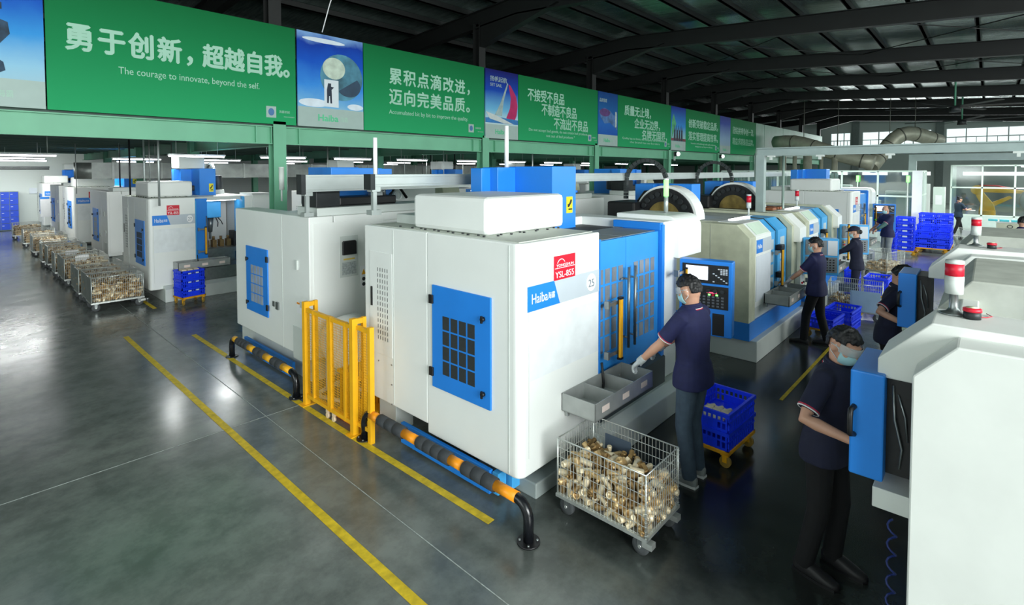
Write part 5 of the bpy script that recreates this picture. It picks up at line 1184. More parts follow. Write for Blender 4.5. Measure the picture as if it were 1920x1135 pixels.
# far end of the corridor
lk = thing('locker', 'bank of blue lockers against the far white wall', 'locker', (1.98, 32.85, 0))
MB().box((-1.45, -.4, .02), (.34, .1, 1.76)).build('carcass', mat('locker_grey', (120, 140, 150), .5), lk)
for i in range(6):
    for j in range(6):
        d = B('door', (-1.43+.295*i, -.42, .06+.283*j), (-1.155+.295*i, -.40, .325+.283*j), mat('locker_blue', (24, 70, 200), .4), lk)
        B('label_plate', (-1.40+.295*i, -.425, .22+.283*j), (-1.33+.295*i, -.42, .24+.283*j), PAPER, d)
tag(B('notice_board', (2.72, 32.96, 1.63), (3.02, 32.99, 1.9), PAPERB), 'small blue-white notice sheet on the far white wall', 'notice')
nb = thing('notice_board', 'white standing notice board with a blue header near the corridor end', 'notice', (2.87, 30.6, 0))
B('panel', (0, 0, .68), (.40, .03, 1.55), PAPER, nb); B('header', (.0, -.004, 1.46), (.30, 0, 1.55), BLUE, nb); B('header', (.30, -.004, 1.46), (.40, 0, 1.55), TEXTG, nb); B('leg', (.02, 0, 0), (.05, .03, .68), LGREY, nb); B('leg', (.35, 0, 0), (.38, .03, .68), LGREY, nb)

# ---------------------------------------------------------------- booths, robot, ducts, fans at the far end
FR = mat('booth_frame', (206, 222, 212), .45, var=.03); SLATS = mat('pale_slats', (190, 206, 200), .6, var=.05)
def booth(label, x, y0, y1, zl, zt, ny, depth, low=True, mid=None):
    t = thing('glass_booth', label, 'booth', (x, 0, 0)); w = .06
    fr = MB()
    ys = [y0+(y1-y0)*k/ny for k in range(ny+1)]
    for y in ys: fr.box((-w/2, y-w/2, 0), (w/2, y+w/2, zt))
    for z in (zl, mid or (zl+zt)*.62, zt): fr.box((-w/2, y0, z-w/2), (w/2, y1, z+w/2))
    xs = [depth*k/3 for k in range(4)]
    for xx in xs[1:]: fr.box((xx-w/2, y1-w/2, 0), (xx+w/2, y1+w/2, zt)); fr.box((xx-w/2, y0-w/2, 0), (xx+w/2, y0+w/2, zt))
    for z in (zl, mid or (zl+zt)*.62, zt):
        fr.box((0, y1-w/2, z-w/2), (depth, y1+w/2, z+w/2)); fr.box((0, y0-w/2, z-w/2), (depth, y0+w/2, z+w/2))
    fr.build('frame', FR, t)
    for k in range(ny): B('glass_pane', (-.004, ys[k]+w/2, zl), (.004, ys[k+1]-w/2, zt), GLASS, t)
    if low: B('lower_panel', (-.02, y0, .02), (.02, y1, zl), SLATS, t)
    return t
b1 = booth('tall glass partition booth behind the far machining center, green lamps inside', 24.0, 1.95, 9.0, .9, 2.68, 6, 3.6, mid=1.75)
B('corner_panel', (-.10, 1.80, 0), (.12, 2.08, 2.70), PAPER, b1)
mb = MB()
for k in range(12): mb.box((.2+.28*k, 1.93, .05), (.44+.28*k, 1.96, 2.62))
mb.build('side_slats', SLATS, b1)
mb = MB()
for k in range(26): mb.box((.9, 4.6+.16*k, .3), (.94, 4.72+.16*k, 2.6))
mb.build('strip_curtain', SLATS, b1)
for y, k in ((3.75, 0), (2.2, 1)):
    s_ = thing('signal_lamp', ('lit green stack lamp in the middle of the glass booth', 'lit green stack lamp by the booth corner')[k], 'lamp', (23.85-.0*k, y, 0))
    MB().cyl((0, 0, 0), (0, 0, 2.28), .02, 8).build('pole', LGREY, s_); MB().cyl((0, 0, 2.28), (0, 0, 2.52), .05, 12).build('green_lens', GREENL, s_)
for k, (x, y, z) in enumerate(((25.5, 2.7, 1.9), (25.7, 3.6, 1.5), (26.0, 4.65, 2.1))):
    c = thing('control_cabinet', ('grey cabinet inside the glass booth near its corner', 'low grey cabinet inside the glass booth', 'tall grey cabinet inside the glass booth beside the curtain')[k], 'cabinet', (x, y, 0)); B('cabinet_body', (-.3, -.35, 0), (.3, .35, z), LGREY, c, .02); B('cabinet_door', (-.31, -.30, .1), (-.3, .30, z-.1), mat('cabinet_door_grey', (170, 180, 176), .5), c)
b2 = booth('glass robot booth with a white lower panel at the right, far end', 31.0, -7.1, 1.28, .72, 2.93, 8, 4.0, mid=1.95)
B('ceiling_lamp', (.5, -2.6, 2.86), (.62, -1.0, 2.90), TUBEM, b2)
ROBO = mat('robot_yellow', (232, 176, 20), .4, var=.06)
r = thing('robot_arm', 'yellow industrial robot arm inside the glass booth', 'robot', (33.0, .05, 0), 0)
MB().box((-.35, -.4, 0), (.35, .4, .55)).cyl((0, 0, .55), (0, 0, .85), .30, 24).build('pedestal', ROBO, r, .02)
MB().loft([[( -.16, -.3, .8), (.16, -.3, .8), (.16, .3, .8), (-.16, .3, .8)], [(-.16, -.22, 1.15), (.16, -.22, 1.15), (.16, .24, 1.15), (-.16, .24, 1.15)], [(-.12, .18, 1.75), (.12, .18, 1.75), (.12, .5, 1.75), (-.12, .5, 1.75)]], smooth=False).cyl((-.18, .38, 1.8), (.18, .38, 1.8), .22, 20).build('lower_arm', ROBO, r, .02)
MB().loft([[(-.1, .45, 1.70), (.1, .45, 1.70), (.1, .45, 1.95), (-.1, .45, 1.95)], [(-.07, -1.2, 1.66), (.07, -1.2, 1.66), (.07, -1.2, 1.80), (-.07, -1.2, 1.80)]], smooth=False).cyl((0, -1.2, 1.73), (0, -1.4, 1.72), .08, 14).build('upper_arm', ROBO, r, .02)
MB().loft([[(-.08, -.25, 1.05), (.08, -.25, 1.05), (.08, -.1, 1.2), (-.08, -.1, 1.2)], [(-.06, -.85, 1.45), (.06, -.85, 1.45), (.06, -.75, 1.55), (-.06, -.75, 1.55)]], smooth=False).build('balancer', ROBO, r, .01)
MB().tube([(.0, .3, 2.02), (0, -.3, 2.0), (0, -1.0, 1.86)], .03, 8).build('cable', RED, r)
w_ = thing('polishing_wheel', 'grey wheel-shaped machine beside the yellow robot', 'machine', (32.6, -1.6, 0))
MB().lathe((0, 0, 1.35), [(.12, -.2), (.55, -.18), (.62, -.1), (.62, .1), (.55, .18), (.12, .2)], 28, 'x').build('wheel', mat('wheel_grey', (140, 146, 146), .4, .5), w_); B('stand', (-.2, -.3, 0), (.2, .3, .9), DARK, w_)
cabx = thing('control_cabinet', 'narrow pale electrical cabinet left of the robot booth', 'cabinet', (29.0, 1.6, 0))
B('cabinet_body', (-.2, -.22, 0), (.3, .18, 2.0), FR, cabx, .01); B('paper_sheet', (-.205, -.12, 1.25), (-.2, .1, 1.65), PAPER, cabx); B('vent', (-.205, -.06, .5), (-.2, .08, .6), DARK, cabx)
cab2 = thing('control_cabinet', 'grey box cabinet between the two glass booths', 'cabinet', (30.5, 2.35, 0)); B('cabinet_body', (-.3, -.35, .3), (.3, .35, 2.1), LGREY, cab2, .01); B('foot', (-.28, -.33, 0), (.28, .33, .3), DARK, cab2)
for k, (y, lab) in enumerate(((.62, 'left low wire cart with a white sheet before the robot booth'), (-.02, 'right low wire cart with a white sheet before the robot booth'))):
    c = dup(CART, (27.2, y, 0), PI, label=lab, scale=(.9, .62, .72)); MB().box((.26, -.2, .2), (.268, .2, .52)).build('paper_sign', PAPER, c)
tb = thing('workbench', 'grey metal workbench with turquoise packets on it near the robot booth', 'bench', (25.5, -.62, 0))
B('bench_top', (-.3, -.6, .86), (.3, .42, .90), LGREY, tb); B('drawer_unit', (-.28, -.6, .62), (.28, .40, .86), CREAM, tb); MB().tube([(-.285, .05+.07*math.cos(a), .74+.05*math.sin(a)) for a in [2*PI*k/12 for k in range(12)]], .01, 6, closed=True).build('ring_handle', DARK, tb)
for xx in (-.26, .26):
    for yv in (-.56, .38): B('leg', (xx-.025, yv-.025, 0), (xx+.025, yv+.025, .62), LGREY, tb)
B('shelf', (-.26, -.55, .2), (.26, .38, .24), CREAM, tb)
for k in range(4): tag(MB().box((25.3, -1.15+.3*k, .902), (25.6, -.90+.3*k, .97)).build('packet', mat('turquoise_packet', (80, 200, 210), .4), None, .01), 'turquoise packet lying on the metal workbench', 'packet', 'packets on the workbench')
# silver ducts
DUCT = mat('silver_duct', (196, 196, 178), .42, .35, var=.12, scale=4)
def pipe_(label, pts, r, seams, name='air_duct'):
    t = thing(name, label, 'duct', (0, 0, 0)); sm = []
    P = [Vector(p) for p in pts]
    for i in range(len(P)-1):
        n_ = max(2, int((P[i+1]-P[i]).length/.5))
        for k in range(n_): sm.append(P[i].lerp(P[i+1], k/n_))
    sm.append(P[-1])
    for _ in range(2): sm = [sm[0]] + [(sm[i-1]+sm[i]*2+sm[i+1])/4 for i in range(1, len(sm)-1)] + [sm[-1]]
    MB().tube(sm, r, 18).build('pipe', DUCT, t)
    mb = MB(); st = max(2, len(sm)//seams)
    for i in range(st, len(sm)-1, st): d = (sm[i+1]-sm[i-1]).normalized(); mb.cyl(sm[i]-d*.03, sm[i]+d*.03, r*1.04, 18)
    for i in (len(sm)//3, 2*len(sm)//3): mb.cyl(sm[i], (sm[i].x, sm[i].y, roof_z(sm[i].y)-.005), .02, 6)
    mb.build('seam_ring', mat('duct_seam', (110, 112, 104), .5, .5), t)
    return t
pipe_('wide silver extraction duct sloping down towards the aisle end', [(37, 10.4, 4.55), (36.5, 9.2, 4.62), (36, 7.4, 3.95), (36, 6.0, 3.42), (36, 4.9, 3.14)], .42, 6)
pipe_('silver elbow duct rising in front of the end wall windows', [(37, 5.2, 2.9), (37.6, 4.95, 3.4), (38, 4.4, 4.3), (38.2, 3.95, 4.95), (38.6, 3.3, 4.9), (40, 2.3, 4.45)], .42, 6)
for k, (y, x) in enumerate(((9.6, 35.6), (8.9, 35.6), (8.2, 35.6), (7.5, 35.8), (6.8, 35.8))):
    tag(MB().cyl((x, y, 0), (x, y, 3.6), (.22, .12, .24, .1, .16)[k], 14).build('duct_riser', DUCT), 'vertical silver riser pipe below the wide duct, number %s from the left' % ('one', 'two', 'three', 'four', 'five')[k] if False else ('leftmost', 'second', 'middle', 'fourth', 'rightmost')[k] + ' vertical silver riser pipe below the wide duct', 'pipe')
def fan(label, loc):
    t = thing('ceiling_fan', label, 'fan', loc); z = 0
    MB().cyl((0, 0, 0), (0, 0, 1.6), .035, 10).build('rod', GREEND, t); MB().cyl((0, 0, -.22), (0, 0, .04), .2, 20, .16).build('hub', DARK, t)
    for k in range(6):
        a = 2*PI*k/6+.35; d = Vector((math.cos(a), math.sin(a), 0)); nn = Vector((-d.y, d.x, 0))*.09; up = Vector((0, 0, .02))
        mb = MB().loft([[d*.15+nn-up, d*.15-nn+up, d*.15-nn+up*1.5, d*.15+nn-up*.5], [d*2.4+nn*.8-up, d*2.4-nn*.8+up, d*2.4-nn*.8+up*1.5, d*2.4+nn*.8-up*.5]], smooth=False); mb.build('blade', DARK, t)
    return t
F1 = fan('large ceiling fan with long dark blades before the end wall', (35, 1.1, 5.25)); dup(F1, (29, 1.15, 5.05+.35), .3, label='ceiling fan nearer the camera, blades edge-on under the roof')
for k, (x, z) in enumerate(((23.14, 3.48), (28.64, 3.48))):
    t = thing('flood_lamp', ('lit white floodlight on the mezzanine beam, nearer one', 'lit white floodlight on the mezzanine beam, farther one')[k], 'lamp', (x, 10.75, z)); B('housing', (-.1, -.02, -.1), (.1, .1, .1), DARK, t); MB().ball((0, -.03, 0), .1, 8).build('lens', WORKL, t); B('bracket', (-.02, .1, -.3), (.02, .17, .1), LGREY, t)
# blue screen and other things glimpsed between the rails
scr = thing('monitor_screen', 'lit blue display screen in the row behind the rails', 'screen', (13.2, 9.9, 0)); B('stand', (-.3, -.1, 0), (.3, .3, 1.2), LGREY, scr); B('display', (-.4, -.12, 1.62), (.6, -.10, 2.12), mat('blue_screen', (40, 120, 240), emit=1.0), scr); B('housing', (-.45, -.10, 1.2), (.65, .1, 2.2), BLACK, scr)

# ================================================================ people
def V(*a): return Vector(a)
def ellring(c, u, w, a, b, n=16, p=2.3):
    out = []
    for k in range(n):
        t = 2*PI*k/n; ct, st = math.cos(t), math.sin(t)
        out.append(c + u*a*math.copysign(abs(ct)**(2/p), ct) + w*b*math.copysign(abs(st)**(2/p), st))
    return out
def remesh(o, vox, it=3, fac=.5):
    r = o.modifiers.new('remesh', 'REMESH'); r.mode = 'VOXEL'; r.voxel_size = vox; r.use_smooth_shade = True
    s = o.modifiers.new('smooth', 'SMOOTH'); s.factor = fac; s.iterations = it
    return o
def patch(Mh, rx, ry, rz, keep, m, name, par, thick=.006, n=26):
    """part of a head-shaped shell: keep(x, y, z) in unit-ellipsoid head space"""
    bm = bmesh.new(); vs = {}
    for i in range(n+1):
        for k in range(2*n):
            t = -PI/2 + PI*i/n; a = PI*k/n; vs[i, k] = bm.verts.new((math.cos(t)*math.cos(a), math.cos(t)*math.sin(a), math.sin(t)))
    for i in range(n):
        for k in range(2*n):
            q = [vs[i, k], vs[i, (k+1) % (2*n)], vs[i+1, (k+1) % (2*n)], vs[i+1, k]]; c = sum((v.co for v in q), Vector())/4
            if keep(c.x, c.y, c.z): bm.faces.new(q)
    bmesh.ops.delete(bm, geom=[v for v in bm.verts if not v.link_faces], context='VERTS')
    bmesh.ops.remove_doubles(bm, verts=bm.verts, dist=1e-5)
    for v in bm.verts: v.co = Mh @ Vector((v.co.x*rx, v.co.y*ry, v.co.z*rz))
    for f in bm.faces: f.smooth = True
    me = bpy.data.meshes.new(name); bm.to_mesh(me); bm.free(); me.materials.append(m)
    o = bpy.data.objects.new(name, me); C.objects.link(o); o.parent = par
    s = o.modifiers.new('thickness', 'SOLIDIFY'); s.thickness = thick; s.offset = 1.0
    return o
def hand(mb, wrist, d, up, side, curl=.5, g=0.0):
    """palm, four bent fingers and a thumb; d = pointing direction, up = back of the hand, side = +1 for a right hand"""
    d = d.normalized(); up = (up - d*up.dot(d)).normalized(); sd = d.cross(up)*side   # towards the little finger
    palm = []
    for t, w, h in ((0, .027, .022), (.03, .036, .018), (.07, .041, .016), (.09, .040, .013)): palm.append(ellring(wrist + d*t, sd, up, w+g, h+g, 12))
    mb.loft(palm)
    for k, (off, L) in enumerate(((-.030, .070), (-.010, .078), (.010, .073), (.030, .058))):
        p = wrist + d*.085 + sd*off; pts = [wrist + d*.05 + sd*off*.9, p]; ang = .25 + .2*k*.3
        for s_, f in ((.45, .55), (.32, 1.0), (.25, 1.0)):
            ang += curl*f; pts.append(pts[-1] + (d*math.cos(ang) - up*math.sin(ang) + sd*off*.8)*(L*s_))
        mb.tube(pts, [.0095+g, .0095+g, .009+g, .0082+g, .0068+g], 8)
    tb = wrist + d*.025 - sd*.030
    mb.tube([wrist + d*.015 - sd*.015, tb, tb + (d*.6 - sd*.7 - up*.3).normalized()*.035, tb + (d*.6 - sd*.7 - up*.3).normalized()*.035 + (d*.95 - sd*.15 - up*.45).normalized()*.032], [.013+g, .0125+g, .0105+g, .0085+g], 8)
def ik(S, T, l1, l2, pole):
    v = T - S; L = min(v.length, (l1+l2)*.995); d = v.normalized(); T = S + d*L
    a = (l1*l1 - l2*l2 + L*L)/(2*L); h = math.sqrt(max(0, l1*l1 - a*a)); pl = (pole - d*pole.dot(d)).normalized()
    return S + d*a + pl*h, T
def person(label, loc, rz, h=1.7, lean=0.0, yaw=0.0, pitch=0.0, hl=None, hr=None, fl=(-.10, 0.0), fr=(.10, .0), shirt=NAVY, trousers=JEANS, shoes=SHOEG, long_sleeve=False, gloves=False, hat=False, bun=False, mask=True, goggles=True, vox=.011, sleeve_cover=False, bald=False, female=False, tilt=0.0):
    t = thing('person', label, 'person', loc, rz); s = h/1.72; N = 1 if not female else .93
    inv = Matrix.Rotation(-rz, 4, 'Z') @ Matrix.Translation(-Vector((*loc, 0)[:3]))
    def P(x, y, z): return Vector((x*s, y*s, z*s))
    def U(x, y, z):
        y0, z0 = 0, .93; yy = y-y0; zz = z-z0
        return P(x, y0 + yy*math.cos(lean) + zz*math.sin(lean), z0 - yy*math.sin(lean) + zz*math.cos(lean))
    X, Y, Z = Vector((1, 0, 0)), Vector((0, 1, 0)), Vector((0, 0, 1)); Yl = Vector((0, math.cos(lean), -math.sin(lean))); Zl = Vector((0, math.sin(lean), math.cos(lean)))
    def torso(mb, g, zlo, zhi=1.46):
        prof = [(.80, .150, .105), (.88, .162, .112), (.95, .158, .112), (1.04, .143, .102), (1.14, .150, .106), (1.24, .170, .115), (1.33, .182, .114), (1.39, .170, .098), (1.43, .125, .078), (1.46, .070, .060)]
        rings = []
        for z, a, b in prof:
            if z < zlo-.001 or z > zhi+.001: continue
            k = 1 if z > 1.42 else 1.0
            low = z < .93
            rings.append(ellring(P(0, 0, z) if low else U(0, 0, z), X, Y if low else Yl, (a*N+g)*s, (b+g)*s, 20, 2.5))
        mb.loft(rings)
    # joints
    SH = {-1: U(-.172*N, -.005, 1.385), 1: U(.172*N, -.005, 1.385)}
    arms = {}
    for sd, tgt in ((-1, hl), (1, hr)):
        T = (inv @ Vector(tgt)) if tgt is not None else U(sd*.25, .06, .90)
        pole = Vector((sd*.7, -.6, -.7)) if tgt is not None else Vector((sd*.2, -1, 0))
        d0 = (T - SH[sd]).normalized()
        El, W = ik(SH[sd], T - d0*.06*s, .285*s, .255*s, pole); arms[sd] = (SH[sd], El, W)
    legs = {}
    for sd, ft in ((-1, fl), (1, fr)):
        hip = P(sd*.088, -.0, .885); an = P(ft[0], ft[1]-.02, .085)
        K, A = ik(hip, an, .412*s, .394*s, Vector((0, 1, 0))); legs[sd] = (hip, K, A, P(ft[0], ft[1], 0))
    Mh = Matrix.Translation(U(0, .015, 1.585)) @ Matrix.Rotation(-lean*.35, 4, 'X') @ Matrix.Rotation(yaw, 4, 'Z') @ Matrix.Rotation(tilt, 4, 'Y') @ Matrix.Rotation(-pitch, 4, 'X') @ Matrix.Scale(s, 4)
    # body: one skin surface with head, neck, trunk, arms, hands and legs
    mb = MB(); torso(mb, -.016, .80)
    mb.tube([U(0, -.012, 1.38), U(0, -.005, 1.46), Mh @ Vector((0, -.018, -.05))], [.062*s, .054*s, .055*s], 14)
    st = len(mb.v)
    mb.ball((0, -.005, .012), (.074, .094, .108), 14); mb.ball((0, .028, -.055), (.056, .060, .062), 12)
    mb.loft([[(-.011, .085, .025), (.011, .085, .025), (.007, .092, .028), (-.007, .092, .028)], [(-.017, .085, -.028), (.017, .085, -.028), (.010, .112, -.022), (-.010, .112, -.022)]]) ; mb.ball((0, .098, -.022), .013, 6)
    mb.ball((0, .082, .036), (.050, .014, .010), 8)
    for sx in (-1, 1): mb.ball((sx*.076, -.008, -.008), (.011, .022, .032), 8); mb.ball((sx*.04, .055, -.022), (.025, .03, .022), 8)
    for i in range(st, len(mb.v)): mb.v[i] = tuple(Mh @ Vector(mb.v[i]))
    for sd in (-1, 1):
        S, E_, W = arms[sd]; mb.tube([S.lerp(SH[-sd], .2), S, S.lerp(E_, .35), S.lerp(E_, .8), E_, E_.lerp(W, .3), E_.lerp(W, .8), W], [.050*s, .052*s, .046*s, .039*s, .037*s, .039*s, .029*s, .026*s], 12)
        d = (W-E_).normalized(); upv = Vector((0, 0, 1)) if abs(d.z) < .8 else Vector((sd, .3, 0))
        hand(mb, W, d if abs(d.z) < .8 else d, upv, sd, .45 if (hl if sd < 0 else hr) is not None else .3)
        hp, K, A, F = legs[sd]; mb.tube([hp + Vector((0, 0, .03)), hp, hp.lerp(K, .4), K, K.lerp(A, .3), K.lerp(A, .85), A, F + Vector((0, .0, .05))], [.078*s, .078*s, .066*s, .050*s, .050*s, .036*s, .036*s, .034*s], 12)
        mb.loft([ellring(F + Vector((0, y*s, z*s)), X, Z, a*s, b*s, 10) for y, z, a, b in ((-.06, .04, .028, .028), (.0, .045, .035, .035), (.08, .032, .040, .024), (.15, .022, .034, .016), (.17, .02, .02, .012))])
    body = remesh(mb.build('body', SKIN, t, fix=True), vox*.72, 3, .4)
    # shirt
    mb = MB(); torso(mb, .010, .88 if not long_sleeve else .80); hem = .80
    mb.loft([ellring(P(0, 0, z), X, Y, (a*N)*s, b*s, 20, 2.5) for z, a, b in ((hem+.005, .198, .140), (.88, .198, .140), (.95, .182, .130), (1.0, .168, .120))])
    cuffs = []
    for sd in (-1, 1):
        S, E_, W = arms[sd]; base = S.lerp(SH[-sd], .25)
        if long_sleeve: pts = [base, S, S.lerp(E_, .5), E_, E_.lerp(W, .5), E_.lerp(W, .95)]; rs = [.062, .066, .060, .053, .048, .040]
        else: pts = [base, S, S.lerp(E_, .35), S.lerp(E_, .80)]; rs = [.062, .068, .066, .064]
        mb.tube(pts, [r*s for r in rs], 14)
        if not long_sleeve: cuffs.append((pts[-1], (E_-S).normalized(), .064*s))
    sh = remesh(mb.build('shirt', shirt, t), vox, 4, .5)
    for c, d, r in cuffs:
        u, w, _ = MB().frame(c, c+d)
        for off, mm in ((-.004, TRIMW), (-.014, TRIMR)):
            MB().tube([c + d*off + (u*math.cos(a)+w*math.sin(a))*(r*.965) for a in [2*PI*k/18 for k in range(18)]], .0048, 6, closed=True).build('sleeve_trim', mm, sh)
    nk = U(0, -.006, 1.45)
    for off, rr, rad, mm in ((.0, .072, .016, shirt), (.016, .069, .013, shirt), (-.012, .083, .005, TRIMW), (-.018, .088, .0045, TRIMR)):
        if long_sleeve and mm in (TRIMW, TRIMR) and off < -.015: continue
        MB().tube([nk + Zl*(off*s - .012*math.sin(a)*s) + X*rr*s*math.cos(a) + Yl*rr*.92*s*math.sin(a) for a in [2*PI*k/20 for k in range(20)]], rad*s, 8, closed=True).build('collar', mm, sh)
    # trousers
    mb = MB(); mb.loft([ellring(P(0, 0, z), X, Y, a*N*s, b*s, 20, 2.5) for z, a, b in ((.80, .155, .112), (.86, .172, .124), (.95, .166, .120), (1.0, .154, .112))])
    for sd in (-1, 1):
        hp, K, A, F = legs[sd]; mb.tube([hp + Vector((0, 0, .05)), hp, hp.lerp(K, .4), K, K.lerp(A, .4), A + (K-A).normalized()*.01, A - (K-A).normalized()*.025*s], [.092*s, .094*s, .082*s, .068*s, .064*s, .060*s, .060*s], 14)
    remesh(mb.build('trousers', trousers, t), vox, 4, .5)
    for sd in (-1, 1):
        F = legs[sd][3]; mb = MB()
        mb.loft([ellring(F + Vector((0, y*s, z*s)), X, Z, a*s, b*s, 14, 2.8) for y, z, a, b in ((-.085, .045, .022, .035), (-.06, .050, .036, .050), (.0, .050, .042, .050), (.06, .042, .046, .042), (.13, .030, .046, .030), (.18, .024, .034, .022), (.195, .022, .016, .014))])
        so = mb.build('shoe', shoes, t); MB().loft([[F + Vector((x*s, y*s, z)) for x, y in [(-.03, -.088), (.03, -.088), (.044, 0), (.048, .1), (.034, .18), (0, .2), (-.034, .18), (-.048, .1), (-.044, 0)]] for z in (0.0, .018)], smooth=False).build('sole', TRIMW if shoes is SHOEG else BLACK, so)
    if gloves:
        for sd in (-1, 1):
            S, E_, W = arms[sd]; d = (W-E_).normalized(); upv = Vector((0, 0, 1)) if abs(d.z) < .8 else Vector((sd, .3, 0)); mb = MB()
            hand(mb, W, d, upv, sd, .45, .004); mb.tube([W - d*.05, W - d*.02, W + d*.02], [.033*s, .034*s, .034*s], 12); remesh(mb.build('glove', GLOVE, t), vox*.7, 2, .4)
    if sleeve_cover:
        S, E_, W = arms[-1]; MB().tube([S.lerp(E_, .6), E_, E_.lerp(W, .5), E_.lerp(W, .9)], [.058*s, .056*s, .048*s, .04*s], 14).build('sleeve_cover', SLEEVE, t)
    # head wear
    if not bald:
        line = (lambda x, y, z: z > (.42 if y > .55 else (.05 + .5*max(0, y)) if y > -.1 else -.40) and not (abs(x) > .75 and -.45 < y < .5 and z < .22))
        hr_ = patch(Mh @ Matrix.Translation((0, -.004, .014)), .078, .100, .112, line, HAIR, 'hair', t, .010)
        d_ = hr_.modifiers.new('sub', 'SUBSURF'); d_.levels = 1; d_.render_levels = 1
        tx = bpy.data.textures.get('hair_tufts') or bpy.data.textures.new('hair_tufts', 'CLOUDS'); tx.noise_scale = .022
        dm = hr_.modifiers.new('tufts', 'DISPLACE'); dm.texture = tx; dm.strength = .022; dm.mid_level = .45
    else:
        patch(Mh @ Matrix.Translation((0, -.004, .012)), .077, .097, .110, lambda x, y, z: (z > -.4 and y < .1 and z < .55 and not (abs(x) > .8 and y > -.2)), HAIR, 'hair', t, .004)
    if bun: MB().ball(tuple(Mh @ Vector((0, -.10, .10))), .045*s, 8).build('hair_bun', HAIR, t)
    if hat:
        ht = patch(Mh @ Matrix.Translation((0, -.004, .022)), .092, .112, .118, lambda x, y, z: z > .18, NAVYD, 'cap', t, .008)
        vs = [[Mh @ Vector((x*.085, .075 + .1*math.sqrt(max(0, 1-x*x)) + dd, .048 - .02*math.sqrt(max(0, 1-x*x)) + zz)) for x in [-1+.2*k for k in range(11)]] for dd, zz in ((0, 0), )]
        mb = MB(); top = [Mh @ Vector((x*.088, .055+.11*math.sqrt(max(0, 1-x*x)), .055-.012*(1-x*x))) for x in [-1+.2*k for k in range(11)]]; bot = [p - Vector((0, 0, .008)) for p in top]
        bt = [Mh @ Vector((x*.085, .05, .06)) for x in [1-.2*k for k in range(11)]]; loop = top + bt; n_ = len(loop)
        mb.add(loop + [p - Vector((0, 0, .008)) for p in loop], [list(range(n_)), list(range(n_, 2*n_))[::-1]] + [(i, (i+1) % n_, (i+1) % n_ + n_, i+n_) for i in range(n_)]); mb.build('peak', NAVYD, ht)
        MB().ball(tuple(Mh @ Vector((0, -.105, .0))), (.05*s, .04*s, .05*s), 8).build('hair_bun', HAIR, t)
    for sx in (-1, 1):
        e = MB().ball(tuple(Mh @ Vector((sx*.032, .080, .016))), .0115*s, 8).build('eye', PAPER, t); MB().ball(tuple(Mh @ Vector((sx*.032, .0885, .015))), .0062*s, 6).build('iris', BLACK, e)
        MB().tube([Mh @ Vector((sx*x, y, z)) for x, y, z in ((.016, .096, .036), (.032, .094, .042), (.050, .082, .037))], .0035*s, 5).build('eyebrow', HAIR, t)
    if mask:
        mk = patch(Mh @ Matrix.Translation((0, .016, -.042)), .068, .092, .070, lambda x, y, z: y > .18 and -.95 < z < .62, MASKM, 'face_mask', t, .004)
        for sx in (-1, 1): MB().tube([Mh @ Vector((sx*.066, .035, -.015)), Mh @ Vector((sx*.078, .0, .02)), Mh @ Vector((sx*.080, -.025, .0)), Mh @ Vector((sx*.076, -.02, -.04)), Mh @ Vector((sx*.062, .035, -.075))], .0028*s, 5).build('ear_loop', PAPER, mk)
    else:
        MB().tube([Mh @ Vector((x, .0875 - abs(x)*.3, -.062)) for x in (-.02, -.01, 0, .01, .02)], .004*s, 6).build('mouth', mat('lips', (170, 100, 90), .5), t)
    if goggles:
        gg = patch(Mh @ Matrix.Translation((0, .004, .012)), .084, .108, .10, lambda x, y, z: y > .25 and -.25 < z < .30, GOGG, 'goggles', t, .003)
        for sx in (-1, 1): MB().tube([Mh @ Vector((sx*.083, .03, .015)), Mh @ Vector((sx*.085, -.03, .012))], .003*s, 5).build('goggle_arm', mat('clear_arm', (200, 206, 208), .3), gg)
    return t
def face_to(fx, fy): return math.atan2(-fx, fy)
person('person in navy polo, mask and goggles with gloved hand on the tray of machine 25', (4.37, 1.86, 0), face_to(.10, .99), 1.80, .05, .04, .30, hl=(4.14, 2.34, .90), hr=(4.50, 2.38, .90), fl=(-.10, -.01), fr=(.09, .02), gloves=True, vox=.009)
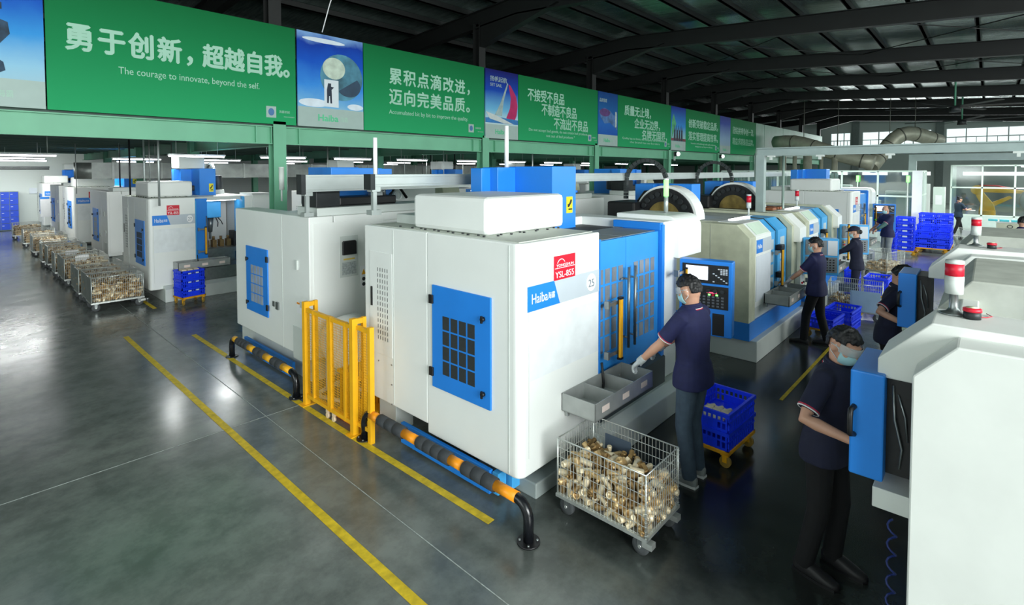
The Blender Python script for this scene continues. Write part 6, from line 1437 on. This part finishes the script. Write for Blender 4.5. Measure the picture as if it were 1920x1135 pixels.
person('person in navy polo and black trousers reaching to the tray of the chamfered machine', (9.08, 1.93, 0), face_to(.12, .99), 1.68, .02, .12, .15, hl=(9.02, 2.34, .92), hr=(9.30, 2.36, .95), fl=(-.10, .16), fr=(.08, -.12), trousers=TROUS, shoes=SHOEB, gloves=True, goggles=False, vox=.012)
person('person in dark cap and navy long-sleeved coverall working at the farther tray', (12.2, 1.90, 0), face_to(-.12, .99), 1.60, .06, .0, .2, hl=(12.1, 2.36, .96), hr=(12.35, 2.36, .98), shirt=NAVYD, trousers=NAVYD, shoes=SHOEB, long_sleeve=True, gloves=True, hat=True, goggles=False, female=True, vox=.012)
person('person with short grey-black hair, mask and green sleeve cover, grey trousers', (18.25, 2.12, 0), face_to(-.70, .70), 1.72, .08, .1, .2, hl=(17.85, 2.40, .95), hr=(18.15, 2.52, .95), trousers=GREYT, shoes=SHOEB, sleeve_cover=True, goggles=False, bald=True, vox=.014)
person('person with hair bun walking past the robot booth holding papers, white shoes', (28.6, .93, 0), face_to(.66, -.75), 1.62, .05, 0, .15, hl=(28.85, .62, 1.05), hr=(28.75, .55, 1.08), fl=(-.08, .28), fr=(.08, -.22), shirt=mat('teal_navy_cloth', (24, 48, 66), .8), trousers=TROUS, shoes=SHOEG, bun=True, mask=False, goggles=False, female=True, vox=.016)
person('person in dark polo, goggles and mask working at the blue box of the nearest lathe', (3.93, .76, 0), face_to(-.20, -.98), 1.71, .12, -.30, .34, hl=(3.84, .42, 1.10), hr=(3.52, .54, 1.08), fl=(-.13, .02), fr=(.10, -.06), shirt=NAVYD, trousers=TROUS, shoes=SHOEB, vox=.009)
person('person in dark polo bending over the blue box of the second lathe', (7.12, .80, 0), face_to(.12, -.99), 1.68, .16, .0, .55, hl=(6.78, .55, 1.08), hr=(6.72, .60, 1.05), shirt=NAVYD, trousers=TROUS, shoes=SHOEB, goggles=False, vox=.012)
person('person in navy seen from behind at the right edge, beyond the second lathe', (15.4, -.52, 0), face_to(.95, -.3), 1.74, .12, 0, .25, shirt=NAVY, trousers=TROUS, shoes=SHOEB, mask=False, goggles=False, vox=.013)
tag(MB().box((28.72, .40, 1.05), (28.98, .62, 1.062)).build('paper_sheet', PAPER), 'white papers held by the walking person near the robot booth', 'papers')
